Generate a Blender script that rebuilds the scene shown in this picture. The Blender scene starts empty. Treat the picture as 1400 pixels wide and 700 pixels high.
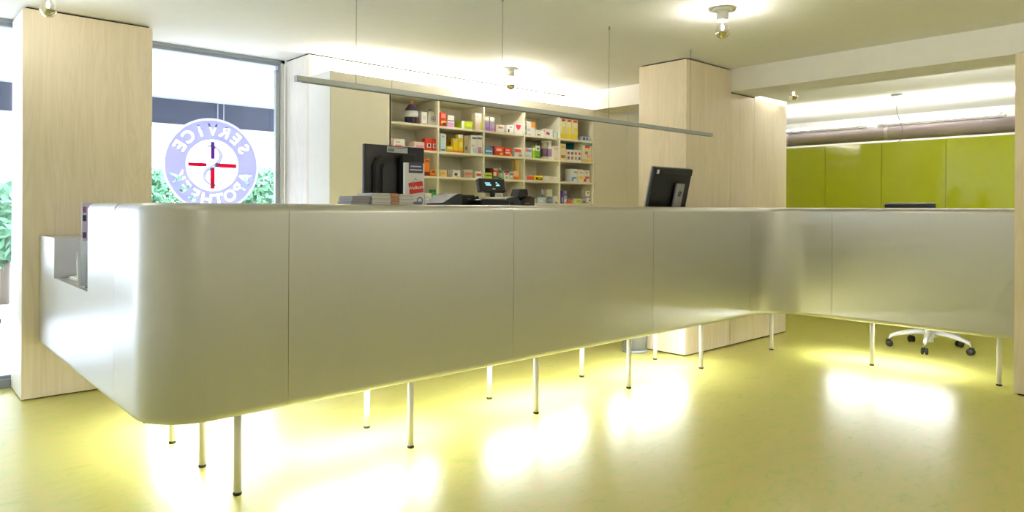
import bpy, bmesh, math, random
from mathutils import Vector, Matrix
random.seed(7)
sc = bpy.context.scene
COL = sc.collection

# ------------------------------------------------------------------ camera
F_PX, YAW, HOR, ROLL, EYE = 957.323, math.radians(47.575), 285.126, 0.0045125, 1.2
cam = bpy.data.cameras.new('camera')
cam.sensor_width = 36.0
cam.lens = F_PX / 1400 * 36
cam.shift_y = -(350 - HOR) / 1400
cam.clip_start = 0.02
camo = bpy.data.objects.new('camera', cam)
COL.objects.link(camo)
camo.matrix_world = (Matrix.Translation((0, 0, EYE)) @ Matrix.Rotation(YAW - math.pi / 2, 4, 'Z')
                     @ Matrix.Rotation(math.pi / 2, 4, 'X') @ Matrix.Rotation(ROLL, 4, 'Z'))
sc.camera = camo

# ------------------------------------------------------------------ view and world
sc.view_settings.view_transform = 'Standard'
sc.view_settings.look = 'None'
sc.view_settings.gamma = 1.0
sc.view_settings.use_curve_mapping = False
sc.view_settings.exposure = 0.75
W = bpy.data.worlds.new('overcast_sky')
sc.world = W
W.use_nodes = True
W.node_tree.nodes['Background'].inputs[0].default_value = (0.86, 0.93, 1.0, 1)
W.node_tree.nodes['Background'].inputs[1].default_value = 5.8
sc.cycles.max_bounces = 10
sc.cycles.diffuse_bounces = 6
sc.cycles.glossy_bounces = 6
sc.cycles.transparent_max_bounces = 12
sc.cycles.caustics_reflective = True
sc.cycles.sample_clamp_indirect = 6.0


def area(name, loc, size, direction, power, color=(1, 1, 1), portal=False, spread=None):
    L = bpy.data.lights.new(name, 'AREA')
    L.shape = 'RECTANGLE'
    L.size, L.size_y = size
    L.energy = power
    L.color = color
    if spread:
        L.spread = spread
    if portal:
        L.cycles.is_portal = True
    o = bpy.data.objects.new(name, L)
    COL.objects.link(o)
    o.location = loc
    d = Vector(direction).normalized()
    up = Vector((0, 0, 1)) if abs(d.z) < 0.9 else Vector((0, 1, 0))
    z = -d
    x = up.cross(z).normalized()
    y = z.cross(x)
    o.matrix_world = Matrix.Translation(loc) @ Matrix((x, y, z)).transposed().to_4x4()
    return o


# daylight enters through the real window openings (portals only guide the sampling)
CEIL = 2.435
area('portal_front', (.58, 5.72, 1.24), (3.9, 2.35), (0, -1, 0), 1, portal=True)

# ------------------------------------------------------------------ pixel helpers (directions only)
SN, CS = math.sin(YAW), math.cos(YAW)


def ray(px, py):
    dx, dy = px - 700, py - HOR
    x, y = dx + ROLL * dy, dy - ROLL * dx
    r = x / F_PX
    return Vector((r * SN + CS, -r * CS + SN, -y / F_PX))


def at_y(px, py, Y):
    u = ray(px, py)
    return u * (Y / u.y) + Vector((0, 0, EYE))


def at_x(px, py, X):
    u = ray(px, py)
    return u * (X / u.x) + Vector((0, 0, EYE))


# ------------------------------------------------------------------ materials
MATS = {}


def lin(c):
    return tuple((v / 12.92 if v <= 0.04045 else ((v + 0.055) / 1.055) ** 2.4) for v in c)


def new_mat(name):
    m = bpy.data.materials.new(name)
    m.use_nodes = True
    return m, m.node_tree.nodes, m.node_tree.links, m.node_tree.nodes['Principled BSDF']


def plain(name, rgb, rough=0.5, metal=0.0, spec=0.5, emit=0.0, emit_col=None, srgb=True, coat=0.0):
    if name in MATS:
        return MATS[name]
    m, n, l, b = new_mat(name)
    c = lin(rgb) if srgb else rgb
    # faint procedural mottling so that no surface is a flat swatch
    tc = n.new('ShaderNodeTexCoord')
    no = n.new('ShaderNodeTexNoise')
    no.inputs['Scale'].default_value = 14
    no.inputs['Detail'].default_value = 3
    mx = n.new('ShaderNodeMixRGB')
    mx.inputs[1].default_value = (*[v * 0.97 for v in c], 1)
    mx.inputs[2].default_value = (*[min(1, v * 1.03) for v in c], 1)
    l.new(tc.outputs['Object'], no.inputs['Vector'])
    l.new(no.outputs['Fac'], mx.inputs[0])
    l.new(mx.outputs[0], b.inputs['Base Color'])
    b.inputs['Roughness'].default_value = rough
    b.inputs['Metallic'].default_value = metal
    b.inputs['Specular IOR Level'].default_value = spec
    b.inputs['Coat Weight'].default_value = coat
    if emit:
        b.inputs['Emission Color'].default_value = (*(emit_col or c), 1)
        b.inputs['Emission Strength'].default_value = emit
    MATS[name] = m
    return m


def col(rgb255, rough=0.45):
    """Printed card or plastic of an 8-bit colour."""
    key = 'print_%02x%02x%02x' % tuple(rgb255)
    return plain(key, tuple(v / 255 for v in rgb255), rough)


def ramp(n, stops):
    r = n.new('ShaderNodeValToRGB')
    e = r.color_ramp.elements
    while len(e) < len(stops):
        e.new(0.5)
    for k, (p, c) in enumerate(stops):
        e[k].position = p
        e[k].color = (*c, 1)
    return r


def make_wood(name, dark, light, axis='Z'):
    m, n, l, b = new_mat(name)
    tc = n.new('ShaderNodeTexCoord')
    mp = n.new('ShaderNodeMapping')
    mp.inputs['Scale'].default_value = (9, 9, 0.75)
    l.new(tc.outputs['Object'], mp.inputs['Vector'])
    n1 = n.new('ShaderNodeTexNoise')
    n1.inputs['Scale'].default_value = 1.3
    n1.inputs['Detail'].default_value = 5
    n1.inputs['Distortion'].default_value = 1.6
    l.new(mp.outputs[0], n1.inputs['Vector'])
    wv = n.new('ShaderNodeTexNoise')
    wv.inputs['Scale'].default_value = 0.5
    wv.inputs['Detail'].default_value = 2
    wv.inputs['Distortion'].default_value = 3.0
    l.new(mp.outputs[0], wv.inputs['Vector'])
    sn1 = n.new('ShaderNodeMath'); sn1.operation = 'MULTIPLY'; sn1.inputs[1].default_value = 60
    l.new(wv.outputs['Fac'], sn1.inputs[0])
    sn2 = n.new('ShaderNodeMath'); sn2.operation = 'SINE'
    l.new(sn1.outputs[0], sn2.inputs[0])
    sn3 = n.new('ShaderNodeMath'); sn3.operation = 'MULTIPLY_ADD'; sn3.inputs[1].default_value = .18; sn3.inputs[2].default_value = .5
    l.new(sn2.outputs[0], sn3.inputs[0])
    mp2 = n.new('ShaderNodeMapping')
    mp2.inputs['Scale'].default_value = (160, 160, 4)
    l.new(tc.outputs['Object'], mp2.inputs['Vector'])
    n2 = n.new('ShaderNodeTexNoise')
    n2.inputs['Scale'].default_value = 1.0
    l.new(mp2.outputs[0], n2.inputs['Vector'])
    a1 = n.new('ShaderNodeMath'); a1.operation = 'MULTIPLY_ADD'
    a1.inputs[1].default_value = 0.45
    l.new(sn3.outputs[0], a1.inputs[0])
    s1 = n.new('ShaderNodeMath'); s1.operation = 'MULTIPLY'; s1.inputs[1].default_value = 0.55
    l.new(n1.outputs['Fac'], s1.inputs[0])
    l.new(s1.outputs[0], a1.inputs[2])
    a2 = n.new('ShaderNodeMath'); a2.operation = 'MULTIPLY_ADD'; a2.inputs[1].default_value = 0.25
    l.new(n2.outputs['Fac'], a2.inputs[0])
    l.new(a1.outputs[0], a2.inputs[2])
    r = ramp(n, [(0.25, dark), (0.9, light)])
    l.new(a2.outputs[0], r.inputs[0])
    l.new(r.outputs[0], b.inputs['Base Color'])
    b.inputs['Roughness'].default_value = 0.42
    bp = n.new('ShaderNodeBump'); bp.inputs['Strength'].default_value = 0.03
    l.new(n2.outputs['Fac'], bp.inputs['Height'])
    l.new(bp.outputs[0], b.inputs['Normal'])
    return m


M_PLY = make_wood('birch_plywood', lin((.835, .775, .66)), lin((.925, .87, .775)))
M_PLYLIT = make_wood('window_lit_plywood', lin((.84, .82, .78)), lin((.93, .91, .88)))  # same plywood, window light on the side faces put into a paler colour


def make_floor():
    m, n, l, b = new_mat('marbled_linoleum')
    tc = n.new('ShaderNodeTexCoord')
    mp = n.new('ShaderNodeMapping'); mp.inputs['Scale'].default_value = (2.6, 5.5, 1)
    mp.inputs['Rotation'].default_value = (0, 0, 0.15)
    l.new(tc.outputs['Object'], mp.inputs['Vector'])
    n1 = n.new('ShaderNodeTexNoise'); n1.inputs['Scale'].default_value = 3.2
    n1.inputs['Detail'].default_value = 8; n1.inputs['Roughness'].default_value = 0.62
    n1.inputs['Distortion'].default_value = 1.3
    l.new(mp.outputs[0], n1.inputs['Vector'])
    n2 = n.new('ShaderNodeTexNoise'); n2.inputs['Scale'].default_value = 30
    n2.inputs['Detail'].default_value = 5
    l.new(mp.outputs[0], n2.inputs['Vector'])
    ad = n.new('ShaderNodeMath'); ad.operation = 'MULTIPLY_ADD'; ad.inputs[1].default_value = 0.4
    l.new(n2.outputs['Fac'], ad.inputs[0]); l.new(n1.outputs['Fac'], ad.inputs[2])
    r = ramp(n, [(0.45, lin((.745, .765, .33))), (0.64, lin((.815, .81, .45))), (0.84, lin((.86, .80, .46)))])
    l.new(ad.outputs[0], r.inputs[0])
    l.new(r.outputs[0], b.inputs['Base Color'])
    b.inputs['Roughness'].default_value = 0.27
    b.inputs['Specular IOR Level'].default_value = 0.95
    rr = n.new('ShaderNodeMapRange')
    rr.inputs['To Min'].default_value = 0.30; rr.inputs['To Max'].default_value = 0.33
    l.new(n2.outputs['Fac'], rr.inputs['Value']); l.new(rr.outputs[0], b.inputs['Roughness'])
    bp = n.new('ShaderNodeBump'); bp.inputs['Strength'].default_value = 0.012
    l.new(n2.outputs['Fac'], bp.inputs['Height']); l.new(bp.outputs[0], b.inputs['Normal'])
    return m


M_FLOOR = make_floor()


def make_metal():
    m, n, l, b = new_mat('brushed_aluminium')
    tc = n.new('ShaderNodeTexCoord')
    mp = n.new('ShaderNodeMapping'); mp.inputs['Scale'].default_value = (260, 260, 3)
    l.new(tc.outputs['Object'], mp.inputs['Vector'])
    n1 = n.new('ShaderNodeTexNoise'); n1.inputs['Scale'].default_value = 1.0; n1.inputs['Detail'].default_value = 2
    l.new(mp.outputs[0], n1.inputs['Vector'])
    r = ramp(n, [(0.2, (.585, .58, .565)), (0.8, (.605, .60, .585))])
    l.new(n1.outputs['Fac'], r.inputs[0]); l.new(r.outputs[0], b.inputs['Base Color'])
    b.inputs['Metallic'].default_value = 0.85
    b.inputs['Roughness'].default_value = 0.36
    bp = n.new('ShaderNodeBump'); bp.inputs['Strength'].default_value = 0.003
    l.new(n1.outputs['Fac'], bp.inputs['Height']); l.new(bp.outputs[0], b.inputs['Normal'])
    return m


M_METAL = make_metal()


def make_glass(name, tint=(1, 1, 1), gloss=0.06, alpha_col=None, alpha=0.0):
    m = bpy.data.materials.new(name); m.use_nodes = True
    n, l = m.node_tree.nodes, m.node_tree.links
    n.clear()
    out = n.new('ShaderNodeOutputMaterial')
    tr = n.new('ShaderNodeBsdfTransparent'); tr.inputs[0].default_value = (*tint, 1)
    gl = n.new('ShaderNodeBsdfGlossy'); gl.inputs['Roughness'].default_value = 0.02
    mx = n.new('ShaderNodeMixShader'); mx.inputs[0].default_value = gloss
    l.new(tr.outputs[0], mx.inputs[1]); l.new(gl.outputs[0], mx.inputs[2])
    last = mx
    if alpha:
        df = n.new('ShaderNodeBsdfDiffuse'); df.inputs[0].default_value = (*alpha_col, 1)
        tl = n.new('ShaderNodeBsdfTranslucent'); tl.inputs[0].default_value = (*alpha_col, 1)
        m1 = n.new('ShaderNodeMixShader'); m1.inputs[0].default_value = 0.6
        l.new(df.outputs[0], m1.inputs[1]); l.new(tl.outputs[0], m1.inputs[2])
        m2 = n.new('ShaderNodeMixShader'); m2.inputs[0].default_value = alpha
        l.new(mx.outputs[0], m2.inputs[1]); l.new(m1.outputs[0], m2.inputs[2])
        last = m2
    l.new(last.outputs[0], out.inputs[0])
    return m


M_GLASS = make_glass('window_glass', (.97, .985, 1), 0.05)
M_LAV = make_glass('lavender_film', (.95, .95, 1), 0.02, lin((.80, .79, .96)), 0.93)
M_WFILM = make_glass('white_film', (1, 1, 1), 0.02, (.95, .95, .98), 0.75)
M_RED = make_glass('red_film', (1, .8, .85), 0.02, lin((.86, .16, .36)), 0.98)
M_PUR = make_glass('purple_film', (.9, .8, 1), 0.02, lin((.55, .30, .72)), 0.98)
M_SERP = make_glass('pale_lavender_film', (1, 1, 1), 0.02, lin((.50, .48, .66)), 0.95)
M_BULB = make_glass('bulb_glass', (.98, .97, .94), 0.12)
M_BINP = make_glass('clear_plastic', (.93, .95, .97), 0.12, (.7, .72, .75), 0.22)

M_CEIL = plain('ceiling_paint', (.925, .92, .905), 0.85, spec=0.2)
M_WHITE = plain('white_paint', (.93, .93, .92), 0.6, spec=0.3)
M_CREAM = plain('cream_laminate', (.92, .90, .84), 0.45)
M_SHELF = plain('shelf_laminate', (.93, .91, .83), 0.45)
M_GAP = plain('shadow_gap', (.07, .05, .03), 0.9)
M_LEGW = plain('white_powder_coat', (.93, .92, .88), 0.35)
M_RUB = plain('dark_rubber', (.12, .12, .12), 0.6)
M_BLACK = plain('black_plastic', (.045, .047, .052), 0.32)
M_BLACK2 = plain('matte_black_plastic', (.08, .085, .095), 0.55)
M_SLATE = plain('slate_plastic', (.20, .215, .255), 0.45)
M_SILV = plain('silver_plastic', (.62, .62, .63), 0.35, metal=0.5)
M_ALU = plain('anodised_aluminium', (.66, .68, .68), 0.4, metal=0.7)
M_STEEL = plain('wire_steel', (.45, .45, .45), 0.35, metal=0.9)
M_GREEN = plain('green_lacquer', (.585, .615, .05), 0.09, spec=0.6, coat=0.6)
M_DUCT = plain('grey_duct_wrap', (.50, .45, .45), 0.55)
M_FRAME = plain('grey_window_frame', (.62, .65, .70), 0.45)
M_FASCIA = plain('blue_grey_fascia', (.26, .28, .36), 0.6)
M_OUTW = plain('outdoor_white', (.93, .94, .96), 0.8)
M_PAVE = plain('pale_paving', (.84, .84, .85), 0.9)
M_TILE = plain('pale_roof_tile', (.70, .69, .72), 0.8)
M_LEAF = plain('leaf_green', (.36, .56, .42), 0.7)
M_BARK = plain('bark', (.45, .40, .35), 0.9)
M_PORC = plain('white_porcelain', (.94, .94, .92), 0.25)
M_MIRR = plain('mirror_crown', (.86, .83, .72), 0.06, metal=1.0)
M_TUBE = plain('lit_tube', (1, 1, .97), 0.5, emit=14, emit_col=(1, .99, .95))
M_LED = plain('lit_led_diffuser', (1, 1, 1), 0.5, emit=52, emit_col=(.94, .97, 1))
M_FIL = plain('lit_filament', (1, .95, .85), 0.5, emit=60, emit_col=(1, .93, .8))
M_CYAN = plain('lit_digits', (.5, .9, 1), 0.5, emit=.5, emit_col=(.45, .85, 1))

# ------------------------------------------------------------------ mesh helpers


def link(name, me, mat, parent=None, smooth=False):
    o = bpy.data.objects.new(name, me)
    COL.objects.link(o)
    if mat is not None:
        me.materials.clear()
        me.materials.append(mat)
    if smooth:
        for p in me.polygons:
            p.use_smooth = True
    if parent:
        o.parent = parent
    return o


def bm_obj(name, bm, mat, parent=None, smooth=False):
    bmesh.ops.recalc_face_normals(bm, faces=bm.faces[:])
    me = bpy.data.meshes.new(name)
    bm.to_mesh(me)
    bm.free()
    return link(name, me, mat, parent, smooth)


def bm_box(x0, x1, y0, y1, z0, z1, bev=0.0, seg=1):
    bm = bmesh.new()
    bmesh.ops.create_cube(bm, size=1)
    bmesh.ops.scale(bm, vec=(abs(x1 - x0), abs(y1 - y0), abs(z1 - z0)), verts=bm.verts)
    bmesh.ops.translate(bm, vec=((x0 + x1) / 2, (y0 + y1) / 2, (z0 + z1) / 2), verts=bm.verts)
    if bev:
        bmesh.ops.bevel(bm, geom=bm.edges[:], offset=bev, segments=seg, affect='EDGES', profile=0.5)
    return bm


def box(name, x0, x1, y0, y1, z0, z1, mat, parent=None, bev=0.0, seg=1):
    return bm_obj(name, bm_box(x0, x1, y0, y1, z0, z1, bev, seg), mat, parent)


def bm_lathe(prof, n=20, cx=0, cy=0, cz=0):
    """prof: list of (r, z) bottom to top; closed with caps where r > 0 at the ends."""
    bm = bmesh.new()
    rings = []
    for r, z in prof:
        if r < 1e-5:
            rings.append([bm.verts.new((cx, cy, cz + z))])
        else:
            rings.append([bm.verts.new((cx + r * math.cos(2 * math.pi * k / n), cy + r * math.sin(2 * math.pi * k / n), cz + z)) for k in range(n)])
    for a, b in zip(rings, rings[1:]):
        for k in range(n):
            k2 = (k + 1) % n
            if len(a) == 1 and len(b) > 1:
                bm.faces.new((a[0], b[k2], b[k]))
            elif len(b) == 1 and len(a) > 1:
                bm.faces.new((a[k], a[k2], b[0]))
            elif len(a) > 1:
                bm.faces.new((a[k], a[k2], b[k2], b[k]))
    if len(rings[0]) > 1:
        bm.faces.new(rings[0][::-1])
    if len(rings[-1]) > 1:
        bm.faces.new(rings[-1])
    return bm


def lathe(name, prof, mat, parent=None, n=20, loc=(0, 0, 0), smooth=True):
    o = bm_obj(name, bm_lathe(prof, n, *loc), mat, parent, False)
    if smooth:
        for p in o.data.polygons:
            p.use_smooth = len(p.vertices) <= 4
    return o


def bm_tube(pts, radii, n=10, bm=None):
    bm = bm or bmesh.new()
    pts = [Vector(p) for p in pts]
    if not isinstance(radii, (list, tuple)):
        radii = [radii] * len(pts)
    rings = []
    for i, p in enumerate(pts):
        d = (pts[min(i + 1, len(pts) - 1)] - pts[max(i - 1, 0)]).normalized()
        up = Vector((0, 0, 1)) if abs(d.z) < 0.9 else Vector((1, 0, 0))
        a = d.cross(up).normalized()
        b = d.cross(a)
        rings.append([bm.verts.new(p + (a * math.cos(2 * math.pi * k / n) + b * math.sin(2 * math.pi * k / n)) * radii[i]) for k in range(n)])
    for a, b in zip(rings, rings[1:]):
        for k in range(n):
            bm.faces.new((a[k], a[(k + 1) % n], b[(k + 1) % n], b[k]))
    bm.faces.new(rings[0][::-1])
    bm.faces.new(rings[-1])
    return bm


def tube(name, pts, r, mat, parent=None, n=10):
    o = bm_obj(name, bm_tube(pts, r, n), mat, parent)
    for p in o.data.polygons:
        p.use_smooth = len(p.vertices) == 4
    return o


def bm_prism(poly, axis, a0, a1):
    """Extrude a polygon: axis 'z' poly=(x,y); 'x' poly=(y,z); 'y' poly=(x,z)."""
    bm = bmesh.new()

    def v(p, a):
        return {'z': (p[0], p[1], a), 'x': (a, p[0], p[1]), 'y': (p[0], a, p[1])}[axis]
    A = [bm.verts.new(v(p, a0)) for p in poly]
    B = [bm.verts.new(v(p, a1)) for p in poly]
    n = len(poly)
    for k in range(n):
        bm.faces.new((A[k], A[(k + 1) % n], B[(k + 1) % n], B[k]))
    bm.faces.new(A[::-1])
    bm.faces.new(B)
    return bm


def prism(name, poly, axis, a0, a1, mat, parent=None):
    return bm_obj(name, bm_prism(poly, axis, a0, a1), mat, parent)


def tag(o, label=None, cat=None, group=None, kind=None):
    for k, v in (('label', label), ('category', cat), ('group', group), ('kind', kind)):
        if v:
            o[k] = v
    return o


def thing(name, label, cat, loc=(0, 0, 0), rz=0.0, group=None):
    o = bpy.data.objects.new(name, None)
    COL.objects.link(o)
    o.empty_display_size = 0.05
    o.location = loc
    o.rotation_euler = (0, 0, rz)
    return tag(o, label, cat, group)


def struct(o):
    o['kind'] = 'structure'
    return o


def text_mesh(name, body, size, mat, parent=None, mirror=False, depth=0.0006):
    """Flat lettering standing in the xz plane, centred, facing -y."""
    cu = bpy.data.curves.new(name, 'FONT')
    cu.body = body
    cu.size = size
    cu.align_x = 'CENTER'
    cu.align_y = 'CENTER'
    cu.extrude = depth
    cu.resolution_u = 3
    tmp = bpy.data.objects.new(name + '_curve', cu)
    COL.objects.link(tmp)
    dg = bpy.context.evaluated_depsgraph_get()
    me = bpy.data.meshes.new_from_object(tmp.evaluated_get(dg))
    bpy.data.objects.remove(tmp)
    me.transform(Matrix.Rotation(math.pi / 2, 4, 'X'))
    if mirror:
        me.transform(Matrix.Diagonal((-1, 1, 1, 1)))
        me.flip_normals()
    return link(name, me, mat, parent)


# ================================================================== THE ROOM
FX0, FX1, FY0, FY1 = -1.4, 9.8, -1.8, 5.72
XB0, XB1, ZB = 5.569, 5.975, 2.235          # the beam
CTOP, CBOT = 1.217, 0.341                    # counter top and underside
CX0, CY0, CX1 = 0.769, 2.857, 5.581          # counter faces
PILY = 5.21

struct(box('floor', FX0 - .1, FX1 + .1, FY0 - .1, FY1 + .1, -0.12, 0, M_FLOOR))
struct(box('ceiling', FX0 - .1, FX1 + .1, FY0 - .1, FY1 + .1, CEIL, CEIL + .15, M_CEIL))
struct(box('trim_1', XB0, XB1, FY0, FY1 - .06, ZB, CEIL, M_CEIL))     # ceiling beam
tag(bpy.data.objects['trim_1'], 'cream plastered ceiling beam over the right counter wing')

# outer walls that the camera does not see, with their window openings
def wall_with_openings(name, axis, pos0, pos1, a0, a1, openings, z0, z1):
    bm = bmesh.new()
    def add(u0, u1, w0, w1):
        b = bm_box(*((pos0, pos1, u0, u1) if axis == 'x' else (u0, u1, pos0, pos1)), w0, w1)
        me = bpy.data.meshes.new('t'); b.to_mesh(me); b.free(); bm.from_mesh(me); bpy.data.meshes.remove(me)
    cur = a0
    for u0, u1 in openings:
        if u0 > cur:
            add(cur, u0, 0, CEIL)
        add(u0, u1, 0, z0)
        add(u0, u1, z1, CEIL)
        cur = u1
    if cur < a1:
        add(cur, a1, 0, CEIL)
    return struct(bm_obj(name, bm, M_WHITE))


SIDE_OPEN = []
REAR_OPEN = []
wall_with_openings('wall_left', 'x', FX0 - .1, FX0, FY0, FY1, SIDE_OPEN, 0.65, 2.36)
wall_with_openings('wall_rear', 'y', FY0 - .1, FY0, FX0, XB0, REAR_OPEN, 0.65, 2.36)
struct(box('wall_right', XB0 + .02, XB1, FY0, 0.62, 0, ZB, M_WHITE))
struct(box('wall_back', FX1, FX1 + .1, FY0, FY1 + .1, 0, CEIL, M_WHITE))
struct(box('wall_office', XB1, FX1, 0.2, 0.3, 0, CEIL, M_WHITE))
WN = [0]


def window(axis, pos, u0, u1, z0, z1, fr=0.05, depth=0.05):
    WN[0] += 1
    root = bpy.data.objects.new('window_%d' % WN[0], None)
    COL.objects.link(root)
    struct(root)
    def bx(nm, a, b, c, d, mat, th):
        if axis == 'x':
            return box(nm, pos - th / 2, pos + th / 2, a, b, c, d, mat, root)
        return box(nm, a, b, pos - th / 2, pos + th / 2, c, d, mat, root)
    bx('frame_bar', u0, u0 + fr, z0, z1, M_FRAME, depth)
    bx('frame_bar', u1 - fr, u1, z0, z1, M_FRAME, depth)
    bx('frame_bar', u0 + fr, u1 - fr, z0, z0 + fr, M_FRAME, depth)
    bx('frame_bar', u0 + fr, u1 - fr, z1 - fr, z1, M_FRAME, depth)
    bx('pane', u0 + fr, u1 - fr, z0 + fr, z1 - fr, M_GLASS, 0.008)
    return root


for u0, u1 in SIDE_OPEN:
    window('x', FX0 - .05, u0, u1, .65, 2.36)
for u0, u1 in REAR_OPEN:
    window('y', FY0 - .05, u0, u1, .65, 2.36)

# street front behind the counter
GY = 5.70
struct(box('wall_front_low', FX0, 2.56, GY - .05, GY + .10, -.01, 0.06, M_FRAME))
window('y', GY, 1.46, 2.535, 0.06, 2.41, fr=0.022)
window('y', GY, FX0 + .02, 1.42, 0.06, 2.41, fr=0.022)
struct(box('trim_2', 1.42, 1.46, GY - .03, GY + .05, .06, CEIL, M_FRAME))
struct(box('trim_3', 2.535, 2.562, GY - .05, GY + .05, .06, CEIL, M_WHITE))
struct(box('trim_4', FX0, 2.562, GY - .05, GY + .05, 2.41, CEIL, M_FRAME))
# slim grey guide post inside the right edge of the window
gp = thing('blind_guide', 'slim grey vertical blind guide at the right edge of the logo window', 'blind guide', (2.495, GY - .05, .06))
box('rail', -.017, .017, -.02, .02, 0, 2.27, M_ALU, gp, .003)
lathe('lock_knob', [(.0, 0), (.008, .003), (.008, .02), (0, .024)], M_ALU, gp, 10, (0, -.025, 1.42))
box('end_cap', -.019, .019, -.022, .022, 2.27, 2.285, M_FRAME, gp)

# wood-clad wall volume behind the shelving
struct(box('wall_shelving', 2.60, 5.56, 5.25, FY1 + .1, 0, CEIL - .012, M_WHITE))
def ply_panel(nm, x0, x1, y0, y1, z0, z1, mat, parent):
    return box(nm, x0, x1, y0, y1, z0, z1, mat, parent, .0015)


def inner(o, p):
    o.matrix_parent_inverse = Matrix.Translation(p.location).inverted()
    return o


cl = bpy.data.objects['wall_shelving']
ply_panel('panel', 2.565, 2.600, 5.236, GY - .055, 0.012, CEIL - .012, M_PLYLIT, cl)
for k, (a, b) in enumerate([(2.565, 2.83), (2.833, 4.05), (4.053, 5.27), (5.273, 5.575)]):
    ply_panel('panel', a, b, 5.232 if k else 5.216, 5.249 if k else 5.234, 0.012, CEIL - .012, M_PLY, cl)
box('shadow_gap', 2.58, 5.56, 5.24, 5.26, CEIL - .011, CEIL - .0005, M_GAP, cl)
box('shadow_gap', 2.575, 2.60, 5.25, GY - .06, CEIL - .011, CEIL - .0005, M_GAP, cl)

# tall cream panel wall to the right of the shelves
pw = thing('panel_wall', 'smooth cream wall panels between the shelves and the wood column', 'wall panel', (5.62, 4.86, 0))
for a, b in [(5.622, 6.17), (6.173, 6.75), (6.753, 7.35)]:
    inner(box('panel', a, b, 4.86, 4.89, .01, 2.245, M_CREAM, pw, .0015), pw)
inner(box('carcass', 5.63, 7.34, 4.892, 5.22, .01, 2.24, M_CREAM, pw), pw)
struct(box('wall_far', 5.58, FX1, 5.23, FY1 + .1, 0, CEIL, M_WHITE))

# ------------------------------------------------------------------ plywood pillars
lp = thing('plywood_pillar', 'broad birch plywood pillar by the street window with a black top gap', 'pillar', (0.681, PILY, 0))
inner(ply_panel('panel', 0.681, 1.416, PILY, PILY + .018, .008, CEIL - .012, M_PLY, lp), lp)
inner(ply_panel('panel', 0.681, 0.699, PILY + .019, 5.645, .008, CEIL - .012, M_PLYLIT, lp), lp)
inner(ply_panel('panel', 1.398, 1.416, PILY + .019, 5.645, .008, CEIL - .012, M_PLY, lp), lp)
inner(box('core', 0.70, 1.397, PILY + .02, 5.645, 0, CEIL - .001, M_GAP, lp), lp)

cp = thing('plywood_column', 'birch plywood clad column standing behind the counter bend', 'column', (4.881, 3.246, 0))
CYF, CYB = 3.246, 3.723
inner(ply_panel('panel', 4.881, 4.899, CYF, CYB, .012, CEIL - .012, M_PLY, cp), cp)
inner(ply_panel('panel', 4.90, 5.566, CYF, CYF + .018, .012, CEIL - .012, M_PLY, cp), cp)
inner(ply_panel('panel', 5.569, 5.973, CYF, CYF + .018, .012, ZB - .012, M_PLY, cp), cp)
inner(ply_panel('panel', 5.976, 6.60, CYF, CYF + .018, .012, ZB + .02, M_PLY, cp), cp)
inner(ply_panel('panel', 4.90, 6.60, CYB - .018, CYB, .012, ZB - .012, M_PLY, cp), cp)
inner(ply_panel('panel', 6.582, 6.60, CYF + .019, CYB - .019, .012, ZB + .02, M_PLY, cp), cp)
inner(box('core', 4.90, 5.566, CYF + .019, CYB - .019, 0, CEIL - .001, M_GAP, cp), cp)
inner(box('core', 5.567, 6.58, CYF + .019, CYB - .019, 0, ZB - .001, M_GAP, cp), cp)

rp = thing('plywood_pier', 'birch plywood pier closing the right end of the counter', 'pier', (5.581, 1.16, 0))
inner(ply_panel('panel', 5.50, 5.518, 0.62, 1.16, .012, ZB - .006, M_PLY, rp), rp)
inner(ply_panel('panel', 5.519, 5.95, 1.142, 1.16, .012, ZB - .006, M_PLY, rp), rp)
inner(box('core', 5.519, 5.95, 0.63, 1.141, 0, ZB - .001, M_GAP, rp), rp)

# ------------------------------------------------------------------ green cabinets in the back room
GX, GT = 8.10, 1.935
cab_y = [4.62, 3.98, 3.50, 2.90, 2.30, 1.70, 1.10]
seam = [at_x(px, 240, GX).y for px in (1128, 1205, 1293)]
ys = [seam[0] + .62, seam[0], seam[1], seam[2], seam[2] - .62, seam[2] - 1.24]
LAB = ['leftmost green lacquered cabinet, beside the wood column', 'second glossy green lacquered cabinet from the wood column',
       'glossy green lacquered cabinet behind the black chair back', 'rightmost green lacquered cabinet in full view, next to the pier',
       'green lacquered cabinet mostly hidden behind the plywood pier']
for k in range(5):
    a, b = ys[k + 1], ys[k]
    t = thing('green_cabinet', LAB[k], 'cabinet', (GX, (a + b) / 2, 0), 0, 'green cabinets in the back room')
    w = (b - a) / 2
    box('carcass', .02, .60, -w + .001, w - .001, .08, GT - .002, M_GREEN, t)
    box('plinth', .05, .58, -w + .002, w - .002, 0, .08, M_BLACK2, t)
    box('door', 0, .019, -w + .002, w - .002, .085, GT, M_GREEN, t, .0015)

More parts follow.
